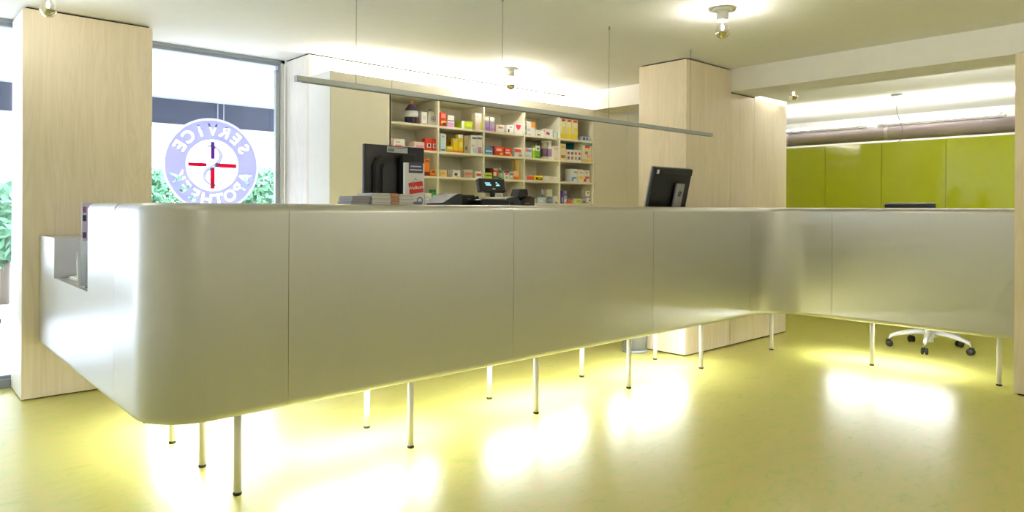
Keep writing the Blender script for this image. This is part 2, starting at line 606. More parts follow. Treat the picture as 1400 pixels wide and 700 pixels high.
# insulated duct over the cabinets with tape bands
du = thing('insulated_duct', 'grey wrapped ventilation duct running above the green cabinets', 'duct', (8.45, 2.6, 2.070))
o = tube('duct_body', [(0, -2.2, 0), (0, 2.0, 0)], .082, M_DUCT, du, 24)
for yy in (-1.9, -1.05, .35, 1.5):
    tube('tape_band', [(0, yy, 0), (0, yy + .04, 0)], .0835, plain('duct_tape', (.58, .55, .56), .35, metal=.3), du, 24)
for k, (a, b) in enumerate([(3.24, 4.55), (1.90, 3.02)]):
    t = thing('strip_light', ['lit fluorescent strip above the duct, nearer the wood column', 'lit fluorescent strip above the duct, nearer the pier'][k],
              'strip light', (8.42, (a + b) / 2, 2.186), 0, 'strip lights above the duct')
    h = (b - a) / 2
    box('housing', -.02, .03, -h - .05, h + .05, -.030, -.012, M_WHITE, t, .004)
    tube('lamp_tube', [(0, -h, .002), (0, h, .002)], .010, M_TUBE, t, 10)
    for s in (-1, 1):
        box('lamp_holder', -.012, .012, s * h - .012, s * h + .012, -.013, .014, M_WHITE, t, .002)
    lo = area('strip_light_glow', (8.42, (a + b) / 2, 2.20), (.04, 2 * h), (.35, 0, 1), 17, (1, .98, .95))
# strip behind the beam that washes the back-room ceiling
t = thing('cove_strip', 'slim white strip light fixed behind the beam in the back room', 'strip light', (XB1 + .001, 2.0, 2.30))
box('housing', 0, .04, -1.6, 1.15, 0, .03, M_WHITE, t, .003)
box('diffuser', .041, .047, -1.59, 1.14, .004, .026, M_TUBE, t)
area('cove_strip_glow', (XB1 + .06, 1.8, 2.33), (.05, 2.6), (1, 0, .35), 22, (1, .97, .95))

# cable box on the back-room ceiling with its wandering cable
t = thing('cable_rose', 'small grey ceiling rose with a thin cable dropping to the green cabinets', 'ceiling rose', (8.054, 2.745, CEIL))
lathe('cup', [(0, -.022), (.05, -.022), (.055, -.018), (.055, 0)], M_ALU, t, 20)
tube('cable', [(0, 0, -.02), (.001, 0, -.15), (-.005, -.01, -.22), (.01, -.03, -.28), (.02, -.05, -.36), (.03, -.045, -.44), (.06, -.02, -.49), (.09, .02, -.497)], .0035, M_STEEL, t, 6)

# ------------------------------------------------------------------ shelving closet
SY = 4.86
SX = [3.10, 3.585, 4.095, 4.603, 5.090, 5.605]
ROWZ = [1.908, 1.690, 1.473, 1.252, 1.02, .78, .52, .26]
sh = thing('shelving_closet', 'tall cream shelving closet stocked with medicine boxes', 'shelving', (2.565, SY, 0))
def P(o):
    return inner(o, sh)


P(box('side_panel', 2.565, 2.585, SY + .004, 5.212, .01, 2.245, M_WHITE, sh))
P(box('blank_door', 2.572, 3.112, SY, SY + .018, .06, 2.243, M_CREAM, sh, .0015))
P(box('plinth', 2.60, 5.60, SY + .03, SY + .05, 0, .06, M_CREAM, sh))
P(box('back_panel', 2.586, 5.60, 5.19, 5.208, .06, 2.24, M_SHELF, sh))
P(box('top_board', 2.586, 5.62, SY + .02, 5.19, 2.222, 2.242, M_CREAM, sh))
P(box('fascia', 3.114, 5.618, SY, SY + .018, 2.137, 2.243, M_CREAM, sh, .0015))
P(box('bay_ceiling', 3.114, 5.60, SY + .002, 5.19, 2.128, 2.137, M_SHELF, sh))
for x in SX:
    P(box('upright', x - .008, x + .008, SY, 5.19, .06, 2.128, M_SHELF, sh, .001))
for k in range(5):
    for z in ROWZ:
        P(box('shelf_board', SX[k] + .0085, SX[k + 1] - .0085, SY + .001, 5.189, z - .018, z, M_SHELF, sh, .001))
# cove light lying on the closet
t = thing('cove_batten', 'white strip light lying on top of the shelving closet', 'strip light', (4.1, 5.06, 2.2425))
box('housing', -1.4, 1.3, -.03, .03, 0, .03, M_WHITE, t, .004)
tube('lamp_tube', [(-1.38, 0, .043), (1.28, 0, .043)], .011, M_TUBE, t, 10)
area('cove_batten_glow', (4.05, 5.06, 2.305), (2.7, .06), (0, .05, 1), 20, (1, .97, .92))

# ================================================================== THE COUNTER
ct = thing('service_counter', 'long brushed aluminium service counter on thin white legs', 'counter', (CX0, CY0, 0))
def K(o):
    return inner(o, ct)


def arc(cx, cy, r, a0, a1, n, sign):
    return [(cx + r * math.cos(math.radians(a0 + (a1 - a0) * k / n)), cy + r * math.sin(math.radians(a0 + (a1 - a0) * k / n)),
             sign * math.cos(math.radians(a0 + (a1 - a0) * k / n)), sign * math.sin(math.radians(a0 + (a1 - a0) * k / n))) for k in range(n + 1)]


RB, RT, DEP = .035, .040, .10
prof = [(DEP, CBOT)]
prof += [(RB - RB * math.sin(math.radians(a)), CBOT + RB - RB * math.cos(math.radians(a))) for a in range(0, 91, 15)]
prof += [(RT - RT * math.cos(math.radians(a)), CTOP - RT + RT * math.sin(math.radians(a))) for a in range(0, 91, 15)]
prof += [(DEP, CTOP)]


def sweep(name, path):
    bm = bmesh.new()
    rows = [[bm.verts.new((x - nx * o, y - ny * o, z)) for (o, z) in prof] for (x, y, nx, ny) in path]
    n = len(prof)
    for a, b in zip(rows, rows[1:]):
        for k in range(n):
            bm.faces.new((a[k], a[(k + 1) % n], b[(k + 1) % n], b[k]))
    bm.faces.new(rows[0])
    bm.faces.new(rows[-1][::-1])
    o = bm_obj(name, bm, M_METAL, ct)
    for p in o.data.polygons:
        p.use_smooth = len(p.vertices) == 4
    m = o.modifiers.new('sharp', 'EDGE_SPLIT')
    m.split_angle = math.radians(40)
    return K(o)


G = .0009
R1, R2 = .24, .30
SEAMS = [1.318, 2.626, 3.912, 5.202]
LSEAM, RSEAM = 3.377, 2.369
corner = [(CX0, LSEAM - G, -1, 0)] + arc(CX0 + R1, CY0 + R1, R1, 180, 270, 18, 1) + [(SEAMS[0] - G, CY0, 0, -1)]
sweep('front_panel', corner)
for a, b in zip(SEAMS, SEAMS[1:]):
    sweep('front_panel', [(a + G, CY0, 0, -1), (b - G, CY0, 0, -1)])
sweep('front_panel', [(SEAMS[3] + G, CY0, 0, -1)] + arc(CX1 - R2, CY0 - R2, R2, 90, 0, 14, -1) + [(CX1, RSEAM + G, -1, 0)])
sweep('front_panel', [(CX1, RSEAM - G, -1, 0), (CX1, 1.163, -1, 0)])
# return wing with the leaflet tray cut into it
NZ, NT, NA, NB, RW = .79, 1.02, 3.875, 4.718, 1.42
poly = [(LSEAM + G, CBOT + .001), (PILY - .003, CBOT + .001), (PILY - .003, NT), (NB, NT), (NB, NZ), (NA, NZ), (NA, CTOP), (LSEAM + G, CTOP)]
bm = bm_prism(poly, 'x', CX0, RW)
bm.edges.ensure_lookup_table()
ed = [e for e in bm.edges if all(abs(v.co.x - CX0) < 1e-5 for v in e.verts) and
      (all(abs(v.co.z - CBOT - .001) < 1e-4 for v in e.verts) or all(abs(v.co.z - CTOP) < 1e-4 for v in e.verts))]
bmesh.ops.bevel(bm, geom=ed, offset=.033, segments=5, affect='EDGES', profile=.5)
ed = [e for e in bm.edges if all(abs(v.co.y - PILY + .003) < 1e-4 for v in e.verts) and all(abs(v.co.x - CX0) < 1e-4 for v in e.verts)]
bmesh.ops.bevel(bm, geom=ed, offset=.02, segments=4, affect='EDGES', profile=.5)
K(bm_obj('return_wing', bm, M_METAL, ct))
M_TOPW = plain('pale_worktop', (.86, .85, .82), .4)
K(box('ledge', CX0 + DEP + .002, RW, CY0 + DEP + .001, LSEAM - .002, CTOP - .03, CTOP - .001, M_METAL, ct))
K(box('ledge', RW + .002, 5.47, CY0 + DEP + .001, 3.075, CTOP - .03, CTOP - .001, M_METAL, ct))
K(box('ledge', CX1 + DEP + .001, CX1 + .24, 1.165, 3.075, CTOP - .03, CTOP - .001, M_METAL, ct))
K(box('ledge', 5.472, CX1 + DEP - .001, CY0 + .02, 3.075, CTOP - .03, CTOP - .001, M_METAL, ct))
K(box('worktop', RW + .002, 4.87, 3.078, 3.66, 1.045, 1.08, M_TOPW, ct, .003))
K(box('worktop', CX1 + .242, 6.35, 1.165, 3.2, 1.045, 1.08, M_TOPW, ct, .003))
M_UND = plain('white_underside', (.92, .92, .90), .45)
K(box('underside', 4.872, 5.47, CY0 + DEP + .003, 3.235, CBOT + .004, CBOT + .03, M_UND, ct))
K(box('underside', CX0 + DEP + .003, 4.87, CY0 + DEP + .003, LSEAM - .003 + .12, CBOT + .004, CBOT + .03, M_UND, ct))
K(box('underside', CX1 + DEP + .003, 6.10, 1.165, 3.2, CBOT + .004, CBOT + .03, M_UND, ct))
K(box('back_panel', RW + .002, 4.86, 3.48, 3.50, CBOT + .032, 1.043, M_CREAM, ct))
K(box('back_panel', 6.08, 6.10, 1.165, 3.2, CBOT + .032, 1.043, M_CREAM, ct))
LEGS = [(1.131, 2.931), (1.997, 2.931), (2.877, 2.931), (3.745, 2.931), (4.617, 2.931), (5.69, 2.925),
        (1.131, 3.351), (1.997, 3.351), (2.877, 3.351), (3.745, 3.351), (4.617, 3.351),
        (1.131, 3.79), (1.131, 4.25), (1.131, 4.75), (5.709, 2.115), (5.709, 1.287), (6.06, 2.5), (6.06, 1.287)]
LEGS = LEGS[:16]
leg_me = foot_me = None
for x, y in LEGS:
    if leg_me is None:
        lg = lathe('leg', [(.0155, .012), (.0155, CBOT + .01)], M_LEGW, ct, 16)
        leg_me = lg.data
        ft = lathe('foot', [(.016, 0), (.018, .003), (.018, .010), (.0155, .012)], M_RUB, lg, 16)
        foot_me = ft.data
    else:
        lg = link('leg', leg_me, None, ct)
        ft = link('foot', foot_me, None, lg)
    lg.location = (x - CX0, y - CY0, 0)
# lit battens under the counter
BAT = [('x', 1.42, 2.32, 3.16), ('x', 2.70, 3.56, 3.16), ('x', 3.84, 4.74, 3.16), ('y', 1.62, 2.52, 5.88), ('y', 3.45, 4.35, 1.24)]
BLAB = ['lit batten under the counter nearest the rounded corner', 'lit batten under the middle of the long counter',
        'lit batten under the counter near the wood column', 'lit batten under the right counter wing before the office chair',
        'lit batten under the leaflet tray wing by the pillar']
BPW = [.5, .5, .5, .5, .5]
for k, (ax, a, b, c) in enumerate(BAT):
    z = CBOT + (.003 if k < 4 else -.0006)
    loc = ((a + b) / 2, c, z) if ax == 'x' else (c, (a + b) / 2, z)
    t = thing('under_counter_batten', BLAB[k], 'strip light', loc, 0 if ax == 'x' else math.pi / 2, 'battens under the counter')
    h = (b - a) / 2
    box('housing', -h - .03, h + .03, -.025, .025, -.022, 0, M_WHITE, t, .003)
    box('diffuser', -h, h, -.02, .02, -.036, -.022, M_LED, t, .003)
    area('batten_glow', (loc[0], loc[1], z - .04), (2 * h, .05) if ax == 'x' else (.05, 2 * h), (0, 0, -1), BPW[k], (.93, .97, 1.0))

# ================================================================== STREET OUTSIDE
struct(box('ground', -40, 60, FY1 + .1, 70, -.2, -.05, M_PAVE))
struct(box('ground_side', -40, FX0 - .1, -40, FY1 + .1, -.2, -.05, M_PAVE))
struct(box('ground_rear', FX0 - .1, 30, -40, FY0 - .1, -.2, -.05, M_PAVE))
cn = thing('street_canopy', 'flat white street canopy with a blue-grey edge outside the windows', 'canopy', (2, 5.9, 2.40))
box('soffit', -8, 9, -.05, 2.60, .03, .12, plain('canopy_white', (.80, .82, .84), .7), cn)
box('fascia', -8, 9, 2.60, 2.68, -.255, .2, M_FASCIA, cn)
box('drip_edge', -8, 9, 2.58, 2.70, -.295, -.255, M_OUTW, cn)
for x in (-6, 6.6):
    lathe('post', [(.06, -2.45), (.06, -.295)], M_FRAME, cn, 14, (x, 2.64, 0))
for x in (1.02, 1.09):
    box('joint_strip', x, x + .012, 2.592, 2.60, -.255, .03, M_FRAME, cn)
sp = thing('street_post', 'pale grey lamp post on the street behind the window logo', 'post', tuple(at_y(313, 283, 13.0).xy) + (-.05,))
lathe('shaft', [(.16, 0), (.16, .5), (.13, .55), (.13, 5.5)], plain('pale_post', (.86, .87, .90), .6), sp, 14)
lathe('lantern', [(.1, 5.5), (.28, 5.9), (.28, 6.0), (0, 6.1)], M_FRAME, sp, 14)

# terrace house seen past the pillar
hs = thing('terrace_house', 'pale house with a tiled roof across the street, left of the pillar', 'house', (-2.0, 19, -.05))
box('wall', -9, 4.6, 0, 8, 0, 3.0, M_OUTW, hs)
rf = prism('roof', [(-.5, 2.9), (4, 6.6), (8.5, 2.9), (8.5, 2.75), (-.5, 2.75)], 'x', -9.3, 4.9, M_TILE, hs)
for k in range(26):
    f = k / 26
    y, z = -.5 + 4.5 * f, 2.9 + 3.7 * f
    o = box('tile_course', -9.3, 4.9, -.10, .10, .0, .035, M_TILE, rf)
    o.location = (0, y + .05, z + .04)
    o.rotation_euler = (math.atan2(3.7, 4.5), 0, 0)
for x in (-7, -4, -1, 2):
    w_ = box('window_frame', x, x + 1.5, -.05, .02, 1.0, 2.3, M_WHITE, hs)
    box('pane', x + .08, x + 1.42, -.06, -.05, 1.08, 2.22, plain('far_pane', (.55, .62, .70), .1), w_)


def tree(label, base, height, rad, n=1600, seed=1):
    rnd = random.Random(seed)
    t = thing('street_tree', label, 'tree', base, 0, 'street trees')
    tube('trunk', [(0, 0, 0), (.03, .02, height * .35), (0, .05, height * .7)], [.09, .07, .03], M_BARK, t, 8)
    bm = bmesh.new()
    for _ in range(n):
        while True:
            p = Vector((rnd.uniform(-1, 1), rnd.uniform(-1, 1), rnd.uniform(-1, 1)))
            if .35 < p.length < 1:
                break
        p = Vector((p.x * rad, p.y * rad, height * .68 + p.z * height * .34))
        s = rnd.uniform(.05, .11)
        a = Vector((rnd.uniform(-1, 1), rnd.uniform(-1, 1), rnd.uniform(-1, 1))).normalized()
        b = a.orthogonal().normalized()
        bm.faces.new([bm.verts.new(p + a * s), bm.verts.new(p + b * s * .5), bm.verts.new(p - a * s), bm.verts.new(p - b * s * .5)])
    c = bm_obj('foliage', bm, M_LEAF, t)
    c['kind'] = 'stuff'
    return t


tree('small green street tree left of the window logo', tuple(at_y(212, 283, 15).xy) + (-.05,), 2.0, .75, 1800, 3)
tree('small green street tree right of the window logo', tuple(at_y(366, 283, 15).xy) + (-.05,), 2.1, .65, 1800, 4)
tree('leafy green tree seen left of the plywood pillar', tuple(at_y(2, 283, 11).xy) + (-.05,), 1.5, .8, 1800, 5)

# radiator below the street window, left of the pillar
ra = thing('panel_radiator', 'white ribbed panel radiator under the window left of the pillar', 'radiator', (-.02, 5.585, 0))
for k in range(20):
    box('rib', -.62 + k * .063, -.62 + k * .063 + .055, -.02, .03, .47, .79, M_WHITE, ra, .008)
box('top_grille', -.63, .64, -.022, .045, .79, .805, M_WHITE, ra)
box('bottom_pipe', -.63, .64, -.005, .02, .44, .47, M_STEEL, ra)
for x in (-.5, .5):
    box('bracket', x - .02, x + .02, .03, .062, .0, .7, M_STEEL, ra)

# ================================================================== WINDOW LOGO (seen from behind)
lc = at_y(291, 226, GY - .008)
LR = .372
lo = thing('window_logo', 'round lavender pharmacy logo with red cross on the street window', 'window sign', (lc.x, GY - .0045, lc.z))


def ring(name, r0, r1, mat, y, n=72, parent=lo):
    bm = bmesh.new()
    A = [bm.verts.new((r0 * math.cos(2 * math.pi * k / n), y, r0 * math.sin(2 * math.pi * k / n))) for k in range(n)]
    B = [bm.verts.new((r1 * math.cos(2 * math.pi * k / n), y, r1 * math.sin(2 * math.pi * k / n))) for k in range(n)]
    for k in range(n):
        bm.faces.new((A[k], B[k], B[(k + 1) % n], A[(k + 1) % n]))
    return bm_obj(name, bm, mat, parent)


ring('outer_rim', LR * .985, LR, M_LAV, -.0002)
ring('white_line', LR * .955, LR * .985, M_WFILM, -.0002)
ring('inner_line', LR * .515, LR * .545, M_WFILM, -.0002)
ring('inner_rim', LR * .503, LR * .515, M_FRAME, -.0002)


def cut_letters():
    """One mesh of all the mirrored letters, used once to cut them out of the film band."""
    bm = bmesh.new()
    todo = [(ch, -60 + k * 20, True) for k, ch in enumerate('SERVICE')] + [(ch, 250 - k * 20, False) for k, ch in enumerate('APOTHEEK')]
    for ch, ang, upright in todo:
        cu = bpy.data.curves.new('cut', 'FONT')
        cu.body = ch
        cu.size = .128
        cu.align_x = cu.align_y = 'CENTER'
        cu.extrude = .004
        cu.offset = .0022
        cu.resolution_u = 3
        tmp = bpy.data.objects.new('cut', cu)
        COL.objects.link(tmp)
        me = bpy.data.meshes.new_from_object(tmp.evaluated_get(bpy.context.evaluated_depsgraph_get()))
        bpy.data.objects.remove(tmp)
        th = math.radians(ang)
        r = LR * .750
        turn = -th if upright else math.pi - th
        me.transform(Matrix.Translation((-r * math.sin(th), 0, r * math.cos(th))) @ Matrix.Rotation(turn, 4, 'Y')
                     @ Matrix.Diagonal((-1, 1, 1, 1)) @ Matrix.Rotation(math.pi / 2, 4, 'X'))
        me.flip_normals()
        bm.from_mesh(me)
        bpy.data.meshes.remove(me)
    bmesh.ops.remove_doubles(bm, verts=bm.verts, dist=1e-5)
    bmesh.ops.recalc_face_normals(bm, faces=bm.faces[:])
    me = bpy.data.meshes.new('cut')
    bm.to_mesh(me)
    bm.free()
    o = bpy.data.objects.new('cut', me)
    COL.objects.link(o)
    return o


cutter = cut_letters()
bm = bmesh.new()
NB_ = 96
loops = []
for rr_, yy in ((LR * .545, -.0006), (LR * .955, -.0006), (LR * .955, -.0001), (LR * .545, -.0001)):
    loops.append([bm.verts.new((rr_ * math.cos(2 * math.pi * k / NB_), yy, rr_ * math.sin(2 * math.pi * k / NB_))) for k in range(NB_)])
for q in range(4):
    A, B = loops[q], loops[(q + 1) % 4]
    for k in range(NB_):
        bm.faces.new((A[k], B[k], B[(k + 1) % NB_], A[(k + 1) % NB_]))
band = bm_obj('lettered_band', bm, M_LAV)
bo = band.modifiers.new('cut', 'BOOLEAN')
bo.operation = 'DIFFERENCE'
bo.solver = 'EXACT'
bo.object = cutter
bme = bpy.data.meshes.new_from_object(band.evaluated_get(bpy.context.evaluated_depsgraph_get()))
bpy.data.objects.remove(band)
bpy.data.objects.remove(cutter)
link('lettered_band', bme, M_LAV, lo)
ci = LR * .5
cw = .023
box('cross_arm', -cw * .7, cw * .7, -.0010, -.0006, .05, ci, M_PUR, lo)
box('cross_arm', -cw * .8, cw * .8, -.0010, -.0006, -ci, -.02, M_RED, lo)
box('cross_arm', -ci, -.045, -.0010, -.0006, -cw * .6, cw * .7, M_RED, lo)
box('cross_arm', .02, ci, -.0010, -.0006, -cw * .7, cw * .8, M_RED, lo)
sr = [(-.055, .135), (-.01, .152), (.045, .125), (.062, .075), (.04, .02), (0, -.012), (-.05, -.05), (-.062, -.105), (-.03, -.145), (.03, -.158)]
bm = bmesh.new()
pts = []
for i in range(len(sr) - 1):
    p0 = Vector(sr[max(i - 1, 0)]); p1 = Vector(sr[i]); p2 = Vector(sr[i + 1]); p3 = Vector(sr[min(i + 2, len(sr) - 1)])
    for j in range(6):
        t_ = j / 6
        pts.append(.5 * ((2 * p1) + (-p0 + p2) * t_ + (2 * p0 - 5 * p1 + 4 * p2 - p3) * t_ ** 2 + (-p0 + 3 * p1 - 3 * p2 + p3) * t_ ** 3))
pts.append(Vector(sr[-1]))
rows = []
for i, p in enumerate(pts):
    d = (pts[min(i + 1, len(pts) - 1)] - pts[max(i - 1, 0)]).normalized()
    nrm = Vector((-d.y, d.x))
    w_ = .013 * (1 - abs(2 * i / (len(pts) - 1) - 1) ** 2) + .004
    rows.append((bm.verts.new((p.x + nrm.x * w_, -.0014, p.y + nrm.y * w_)), bm.verts.new((p.x - nrm.x * w_, -.0014, p.y - nrm.y * w_))))
for a, b in zip(rows, rows[1:]):
    bm.faces.new((a[0], b[0], b[1], a[1]))
bm_obj('serpent', bm, M_SERP, lo)

# ================================================================== LAMPS
def bulb_lamp(label, x, y, power):
    t = thing('bulb_lamp', label, 'ceiling lamp', (x, y, CEIL), 0, 'bare bulb ceiling lamps')
    lathe('flange', [(.0, -.012), (.055, -.012), (.061, -.006), (.061, 0)], M_PORC, t, 24)
    lathe('holder', [(.030, -.075), (.036, -.072), (.036, -.012)], M_PORC, t, 20)
    b = lathe('bulb', [(.0, -.185), (.018, -.182), (.033, -.170), (.042, -.150), (.043, -.135), (.038, -.115), (.027, -.095), (.018, -.078)], M_BULB, t, 24)
    lathe('mirror_crown', [(.0, -.1855), (.018, -.1825), (.0335, -.1705), (.0425, -.1505), (.0435, -.142)], M_MIRR, b, 24)
    lathe('filament', [(.004, -.135), (.008, -.125), (.008, -.108), (.004, -.098)], M_FIL, b, 10)
    L = bpy.data.lights.new('bulb_glow', 'POINT')
    L.energy = power
    L.color = (1, .96, .89)
    L.shadow_soft_size = .012
    l_ = bpy.data.objects.new('bulb_glow', L)
    COL.objects.link(l_)
    l_.location = (x, y, CEIL - .105)
    return t


bulb_lamp('bare mirrored bulb lamp on the ceiling in front of the wood column', 3.859, 2.31, 14)
bulb_lamp('bare mirrored bulb lamp on the ceiling before the shelving closet', 4.16, 4.579, 22)
bulb_lamp('bare mirrored bulb lamp on the ceiling above the plywood pillar', .718, 4.608, 8)
bulb_lamp('small bare bulb lamp beside the beam at the wood column', 6.50, 3.13, 8)

bulb_lamp('added unseen fill bulb lamp on the ceiling over the open floor before the long counter', .72, 2.31, 16)  # extra bulb out of view, added to even out the shop-side light
bulb_lamp('added unseen fill bulb lamp on the ceiling behind the photographer, window side', .72, -.3, 24)  # unseen bulb added behind the camera as fill for the shop side
bulb_lamp('added unseen fill bulb lamp on the ceiling behind the photographer, pier side', 3.86, -.3, 44)  # strongest added bulb, out of view, brightens the counter front and near floor

pb = thing('pendant_bar', 'long slim aluminium light bar hanging on wires above the counter', 'pendant light', (1.443, 3.06, 1.783))
PBL = 3.504
box('profile', 0, PBL, -.014, .014, 0, .026, M_ALU, pb, .002)
box('slot', .03, PBL - .03, -.009, .009, -.002, 0, M_STEEL, pb)
for x in (-.003, PBL):
    box('end_cap', x, x + .003, -.015, .015, -.001, .027, M_SILV, pb)
for x in (1.754, 2.715, 3.682, 4.653):
    wr = tube('wire', [(x - 1.443, 0, .026), (x - 1.443, 0, CEIL - 1.783 - .02)], .0012, M_STEEL, pb, 6)
    lathe('anchor', [(.004, CEIL - 1.783 - .025), (.006, CEIL - 1.783 - .02), (.006, CEIL - 1.783)], M_ALU, wr, 10, (x - 1.443, 0, 0))

# ================================================================== OFFICE CHAIR
oc = thing('office_chair', 'swivel office chair with white star base behind the right counter wing', 'chair', (6.78, 2.03, 0), 0)
ang0 = math.atan2(1.98 - 2.03, 6.463 - 6.78)
M_CHW = plain('chair_white', (.90, .90, .92), .35)
M_CAST = plain('caster_black', (.06, .06, .07), .4)
lathe('hub', [(.035, .10), (.05, .105), (.05, .17), (.03, .19)], M_CHW, oc, 20)
lathe('gas_column', [(.026, .06), (.026, .35), (.017, .35), (.017, .58)], M_CHW, oc, 18)
for k in range(5):
    a = ang0 + k * 2 * math.pi / 5
    c, s = math.cos(a), math.sin(a)
    arm = tube('base_arm', [(c * .03, s * .03, .150), (c * .14, s * .14, .142), (c * .25, s * .25, .118), (c * .305, s * .305, .098), (c * .315, s * .315, .065)],
               [.026, .022, .018, .016, .012], M_CHW, oc, 10)
    for sd in (-1, 1):
        m = Matrix.Translation((c * .318 - s * .016 * sd, s * .318 + c * .016 * sd, .028)) @ Matrix.Rotation(a, 4, 'Z') @ Matrix.Rotation(math.pi / 2, 4, 'X')
        wb = bm_lathe([(.0, -.010), (.020, -.010), (.028, -.006), (.028, .006), (.020, .010), (0, .010)], 18)
        bmesh.ops.transform(wb, matrix=m, verts=wb.verts)
        bm_obj('caster_wheel', wb, M_CAST, arm, True)
    hb = bm_box(-.012, .028, -.005, .005, .022, .062, .003)
    bmesh.ops.transform(hb, matrix=Matrix.Translation((c * .318, s * .318, 0)) @ Matrix.Rotation(a, 4, 'Z'), verts=hb.verts)
    bm_obj('caster_fork', hb, M_CAST, arm)
box('seat_plate', -.11, .11, -.09, .09, .575, .60, M_BLACK, oc, .006)
box('seat', -.25, .23, -.24, .24, .60, .67, M_BLACK2, oc, .03, 3)
tube('back_post', [(.12, .0, .59), (.24, .02, .60), (.285, .10, .68), (.29, .20, .95)], .02, M_BLACK, oc, 10)
bkm = bm_box(.0, .035, -.215, .215, .74, 1.268, .014, 2)
for v in bkm.verts:
    v.co.x += .03 * ((v.co.y / .215) ** 2) * -1
bmesh.ops.transform(bkm, matrix=Matrix.Translation((.30, .265, 0)), verts=bkm.verts)
bm_obj('backrest', bkm, M_BLACK, oc)

# ================================================================== WASTE BIN
wb_ = thing('waste_bin', 'clear round waste bin on the floor beside the wood column', 'bin', (4.755, 3.66, 0))
lathe('bin_wall', [(.098, .012), (.115, .30), (.118, .30), (.101, .010)], M_BINP, wb_, 28)
lathe('base', [(.09, 0), (.104, 0), (.106, .018), (.098, .022), (0, .022)], plain('bin_grey', (.62, .64, .68), .3, metal=.4), wb_, 28)
lathe('rim', [(.114, .296), (.121, .296), (.121, .308), (.114, .308)], M_SILV, wb_, 28)
lathe('bin_liner', [(.05, .024), (.085, .03), (.098, .15), (.107, .29)], make_glass('bin_bag', (.98, .97, .9), .05, (.9, .88, .75), .5), wb_, 20)

# ================================================================== THINGS ON THE COUNTER
TOPZ, WZ = CTOP + .0008, 1.0808
# ---- stacks of leaflets
PAPER = [(205, 203, 205), (188, 186, 190), (214, 210, 206)]


def leaflet_stack(label, x0, x1, y0, y1, z1, cols, skew=0.0):
    t = thing('leaflet_stack', label, 'leaflets', ((x0 + x1) / 2, (y0 + y1) / 2, TOPZ), 0, 'leaflet stacks on the counter')
    n = 9
    hh = (z1 - TOPZ) / n
    rnd = random.Random(int(x0 * 1000))
    for k in range(n):
        dx, dy = rnd.uniform(-.003, .003) + skew * (k / n), rnd.uniform(-.003, .003)
        o = box('leaflet', -(x1 - x0) / 2 + dx, (x1 - x0) / 2 + dx, -(y1 - y0) / 2 + dy, (y1 - y0) / 2 + dy, k * hh, (k + .88) * hh, col(cols[k % len(cols)]), t)
    return t


leaflet_stack('low stack of grey leaflets at the left end beside the monitor', 1.655, 1.752, 2.93, 3.06, 1.257, [(150, 147, 160), (165, 162, 172), (140, 138, 150)], .012)
leaflet_stack('grey and cream leaflet stack in front of the left monitor', 1.765, 1.866, 2.92, 3.06, 1.272, PAPER)
leaflet_stack('narrow terracotta leaflet stack between two grey stacks', 1.869, 1.912, 2.92, 3.06, 1.272, [(196, 140, 112), (204, 150, 122), (186, 132, 108)])
leaflet_stack('grey leaflet stack beside the standing white brochure', 1.915, 2.000, 2.92, 3.06, 1.270, PAPER)

# ---- standing brochure with a hanging red sign printed on it
br = thing('brochure_holder', 'standing white brochure with a red hanging sign picture', 'brochure', (2.066, 3.005, TOPZ), math.radians(-4))
bw, bh = .058, .215
box('card_block', -bw, bw, 0, .018, 0, bh, col((214, 214, 220)), br, .001)
box('side_flap', bw + .001, bw + .012, -.004, .018, 0, .055, col((216, 216, 220)), br, .001)
hd = box('header_print', -.036, .048, -.0012, -.0002, bh - .052, bh + .004, col((56, 52, 92)), br)
for k, (a, b, z) in enumerate([(-.026, .038, bh - .018), (-.030, .042, bh - .036)]):
    box('header_line', a, b, -.0019, -.0013, z - .003, z + .003, col((205, 205, 225)), hd)
sg = bm_box(-.042, .042, -.0012, -.0002, -.029, .029, .0003)
bmesh.ops.transform(sg, matrix=Matrix.Translation((.008, 0, .088)) @ Matrix.Rotation(math.radians(-8), 4, 'Y'), verts=sg.verts)
so = bm_obj('sign_print', sg, col((200, 44, 40)), br)
tx = text_mesh('sign_lettering', 'Welkom', .026, col((245, 235, 230)), so, depth=.0002)
tx.location = (.008, -.0018, .088)
tx.rotation_euler = (0, math.radians(-8), 0)
tube('cord_print', [(-.024, -.001, .112), (.004, -.001, .132), (.034, -.001, .120)], .0007, col((120, 110, 120)), br, 5)
lathe('nail_print', [(0, -.003), (.004, -.001), (.004, .001), (0, .003)], col((190, 60, 50)), br, 10, (.004, -.001, .134))
ebl = ring('emblem_print', .012, .019, col((110, 115, 140)), -.0012, 24, br)
ebl.location = (.030, 0, .022)
box('footer_print', -.012, .045, -.0012, -.0002, .002, .016, col((110, 115, 140)), br)


def mon_logo_free():
    pass


# ---- left monitor, seen from behind
ml = thing('computer_monitor', 'black computer monitor seen from behind, white sticker at its top edge', 'monitor', (2.205, 3.40, WZ), math.radians(1))
mw = .203
box('panel', -mw, mw, 0, .028, .115, .475, M_BLACK, ml, .006, 2)
pr_ = [(-.155, .115), (-.155, .36), (-.135, .40), (-.10, .415), (.10, .415), (.135, .40), (.155, .36), (.155, .115)]
bmx = bm_prism(pr_, 'y', -.022, 0)
bmesh.ops.bevel(bmx, geom=[e for e in bmx.edges if all(abs(v.co.y + .022) < 1e-5 for v in e.verts)], offset=.010, segments=3, affect='EDGES')
bm_obj('rear_housing', bmx, M_BLACK2, ml)
bmx = bm_prism([(-.115, .12), (-.115, .34), (-.10, .37), (.10, .37), (.115, .34), (.115, .12)], 'y', -.034, -.022)
bmesh.ops.bevel(bmx, geom=[e for e in bmx.edges if all(abs(v.co.y + .034) < 1e-5 for v in e.verts)], offset=.006, segments=2, affect='EDGES')
bm_obj('rear_cover', bmx, M_BLACK, ml)
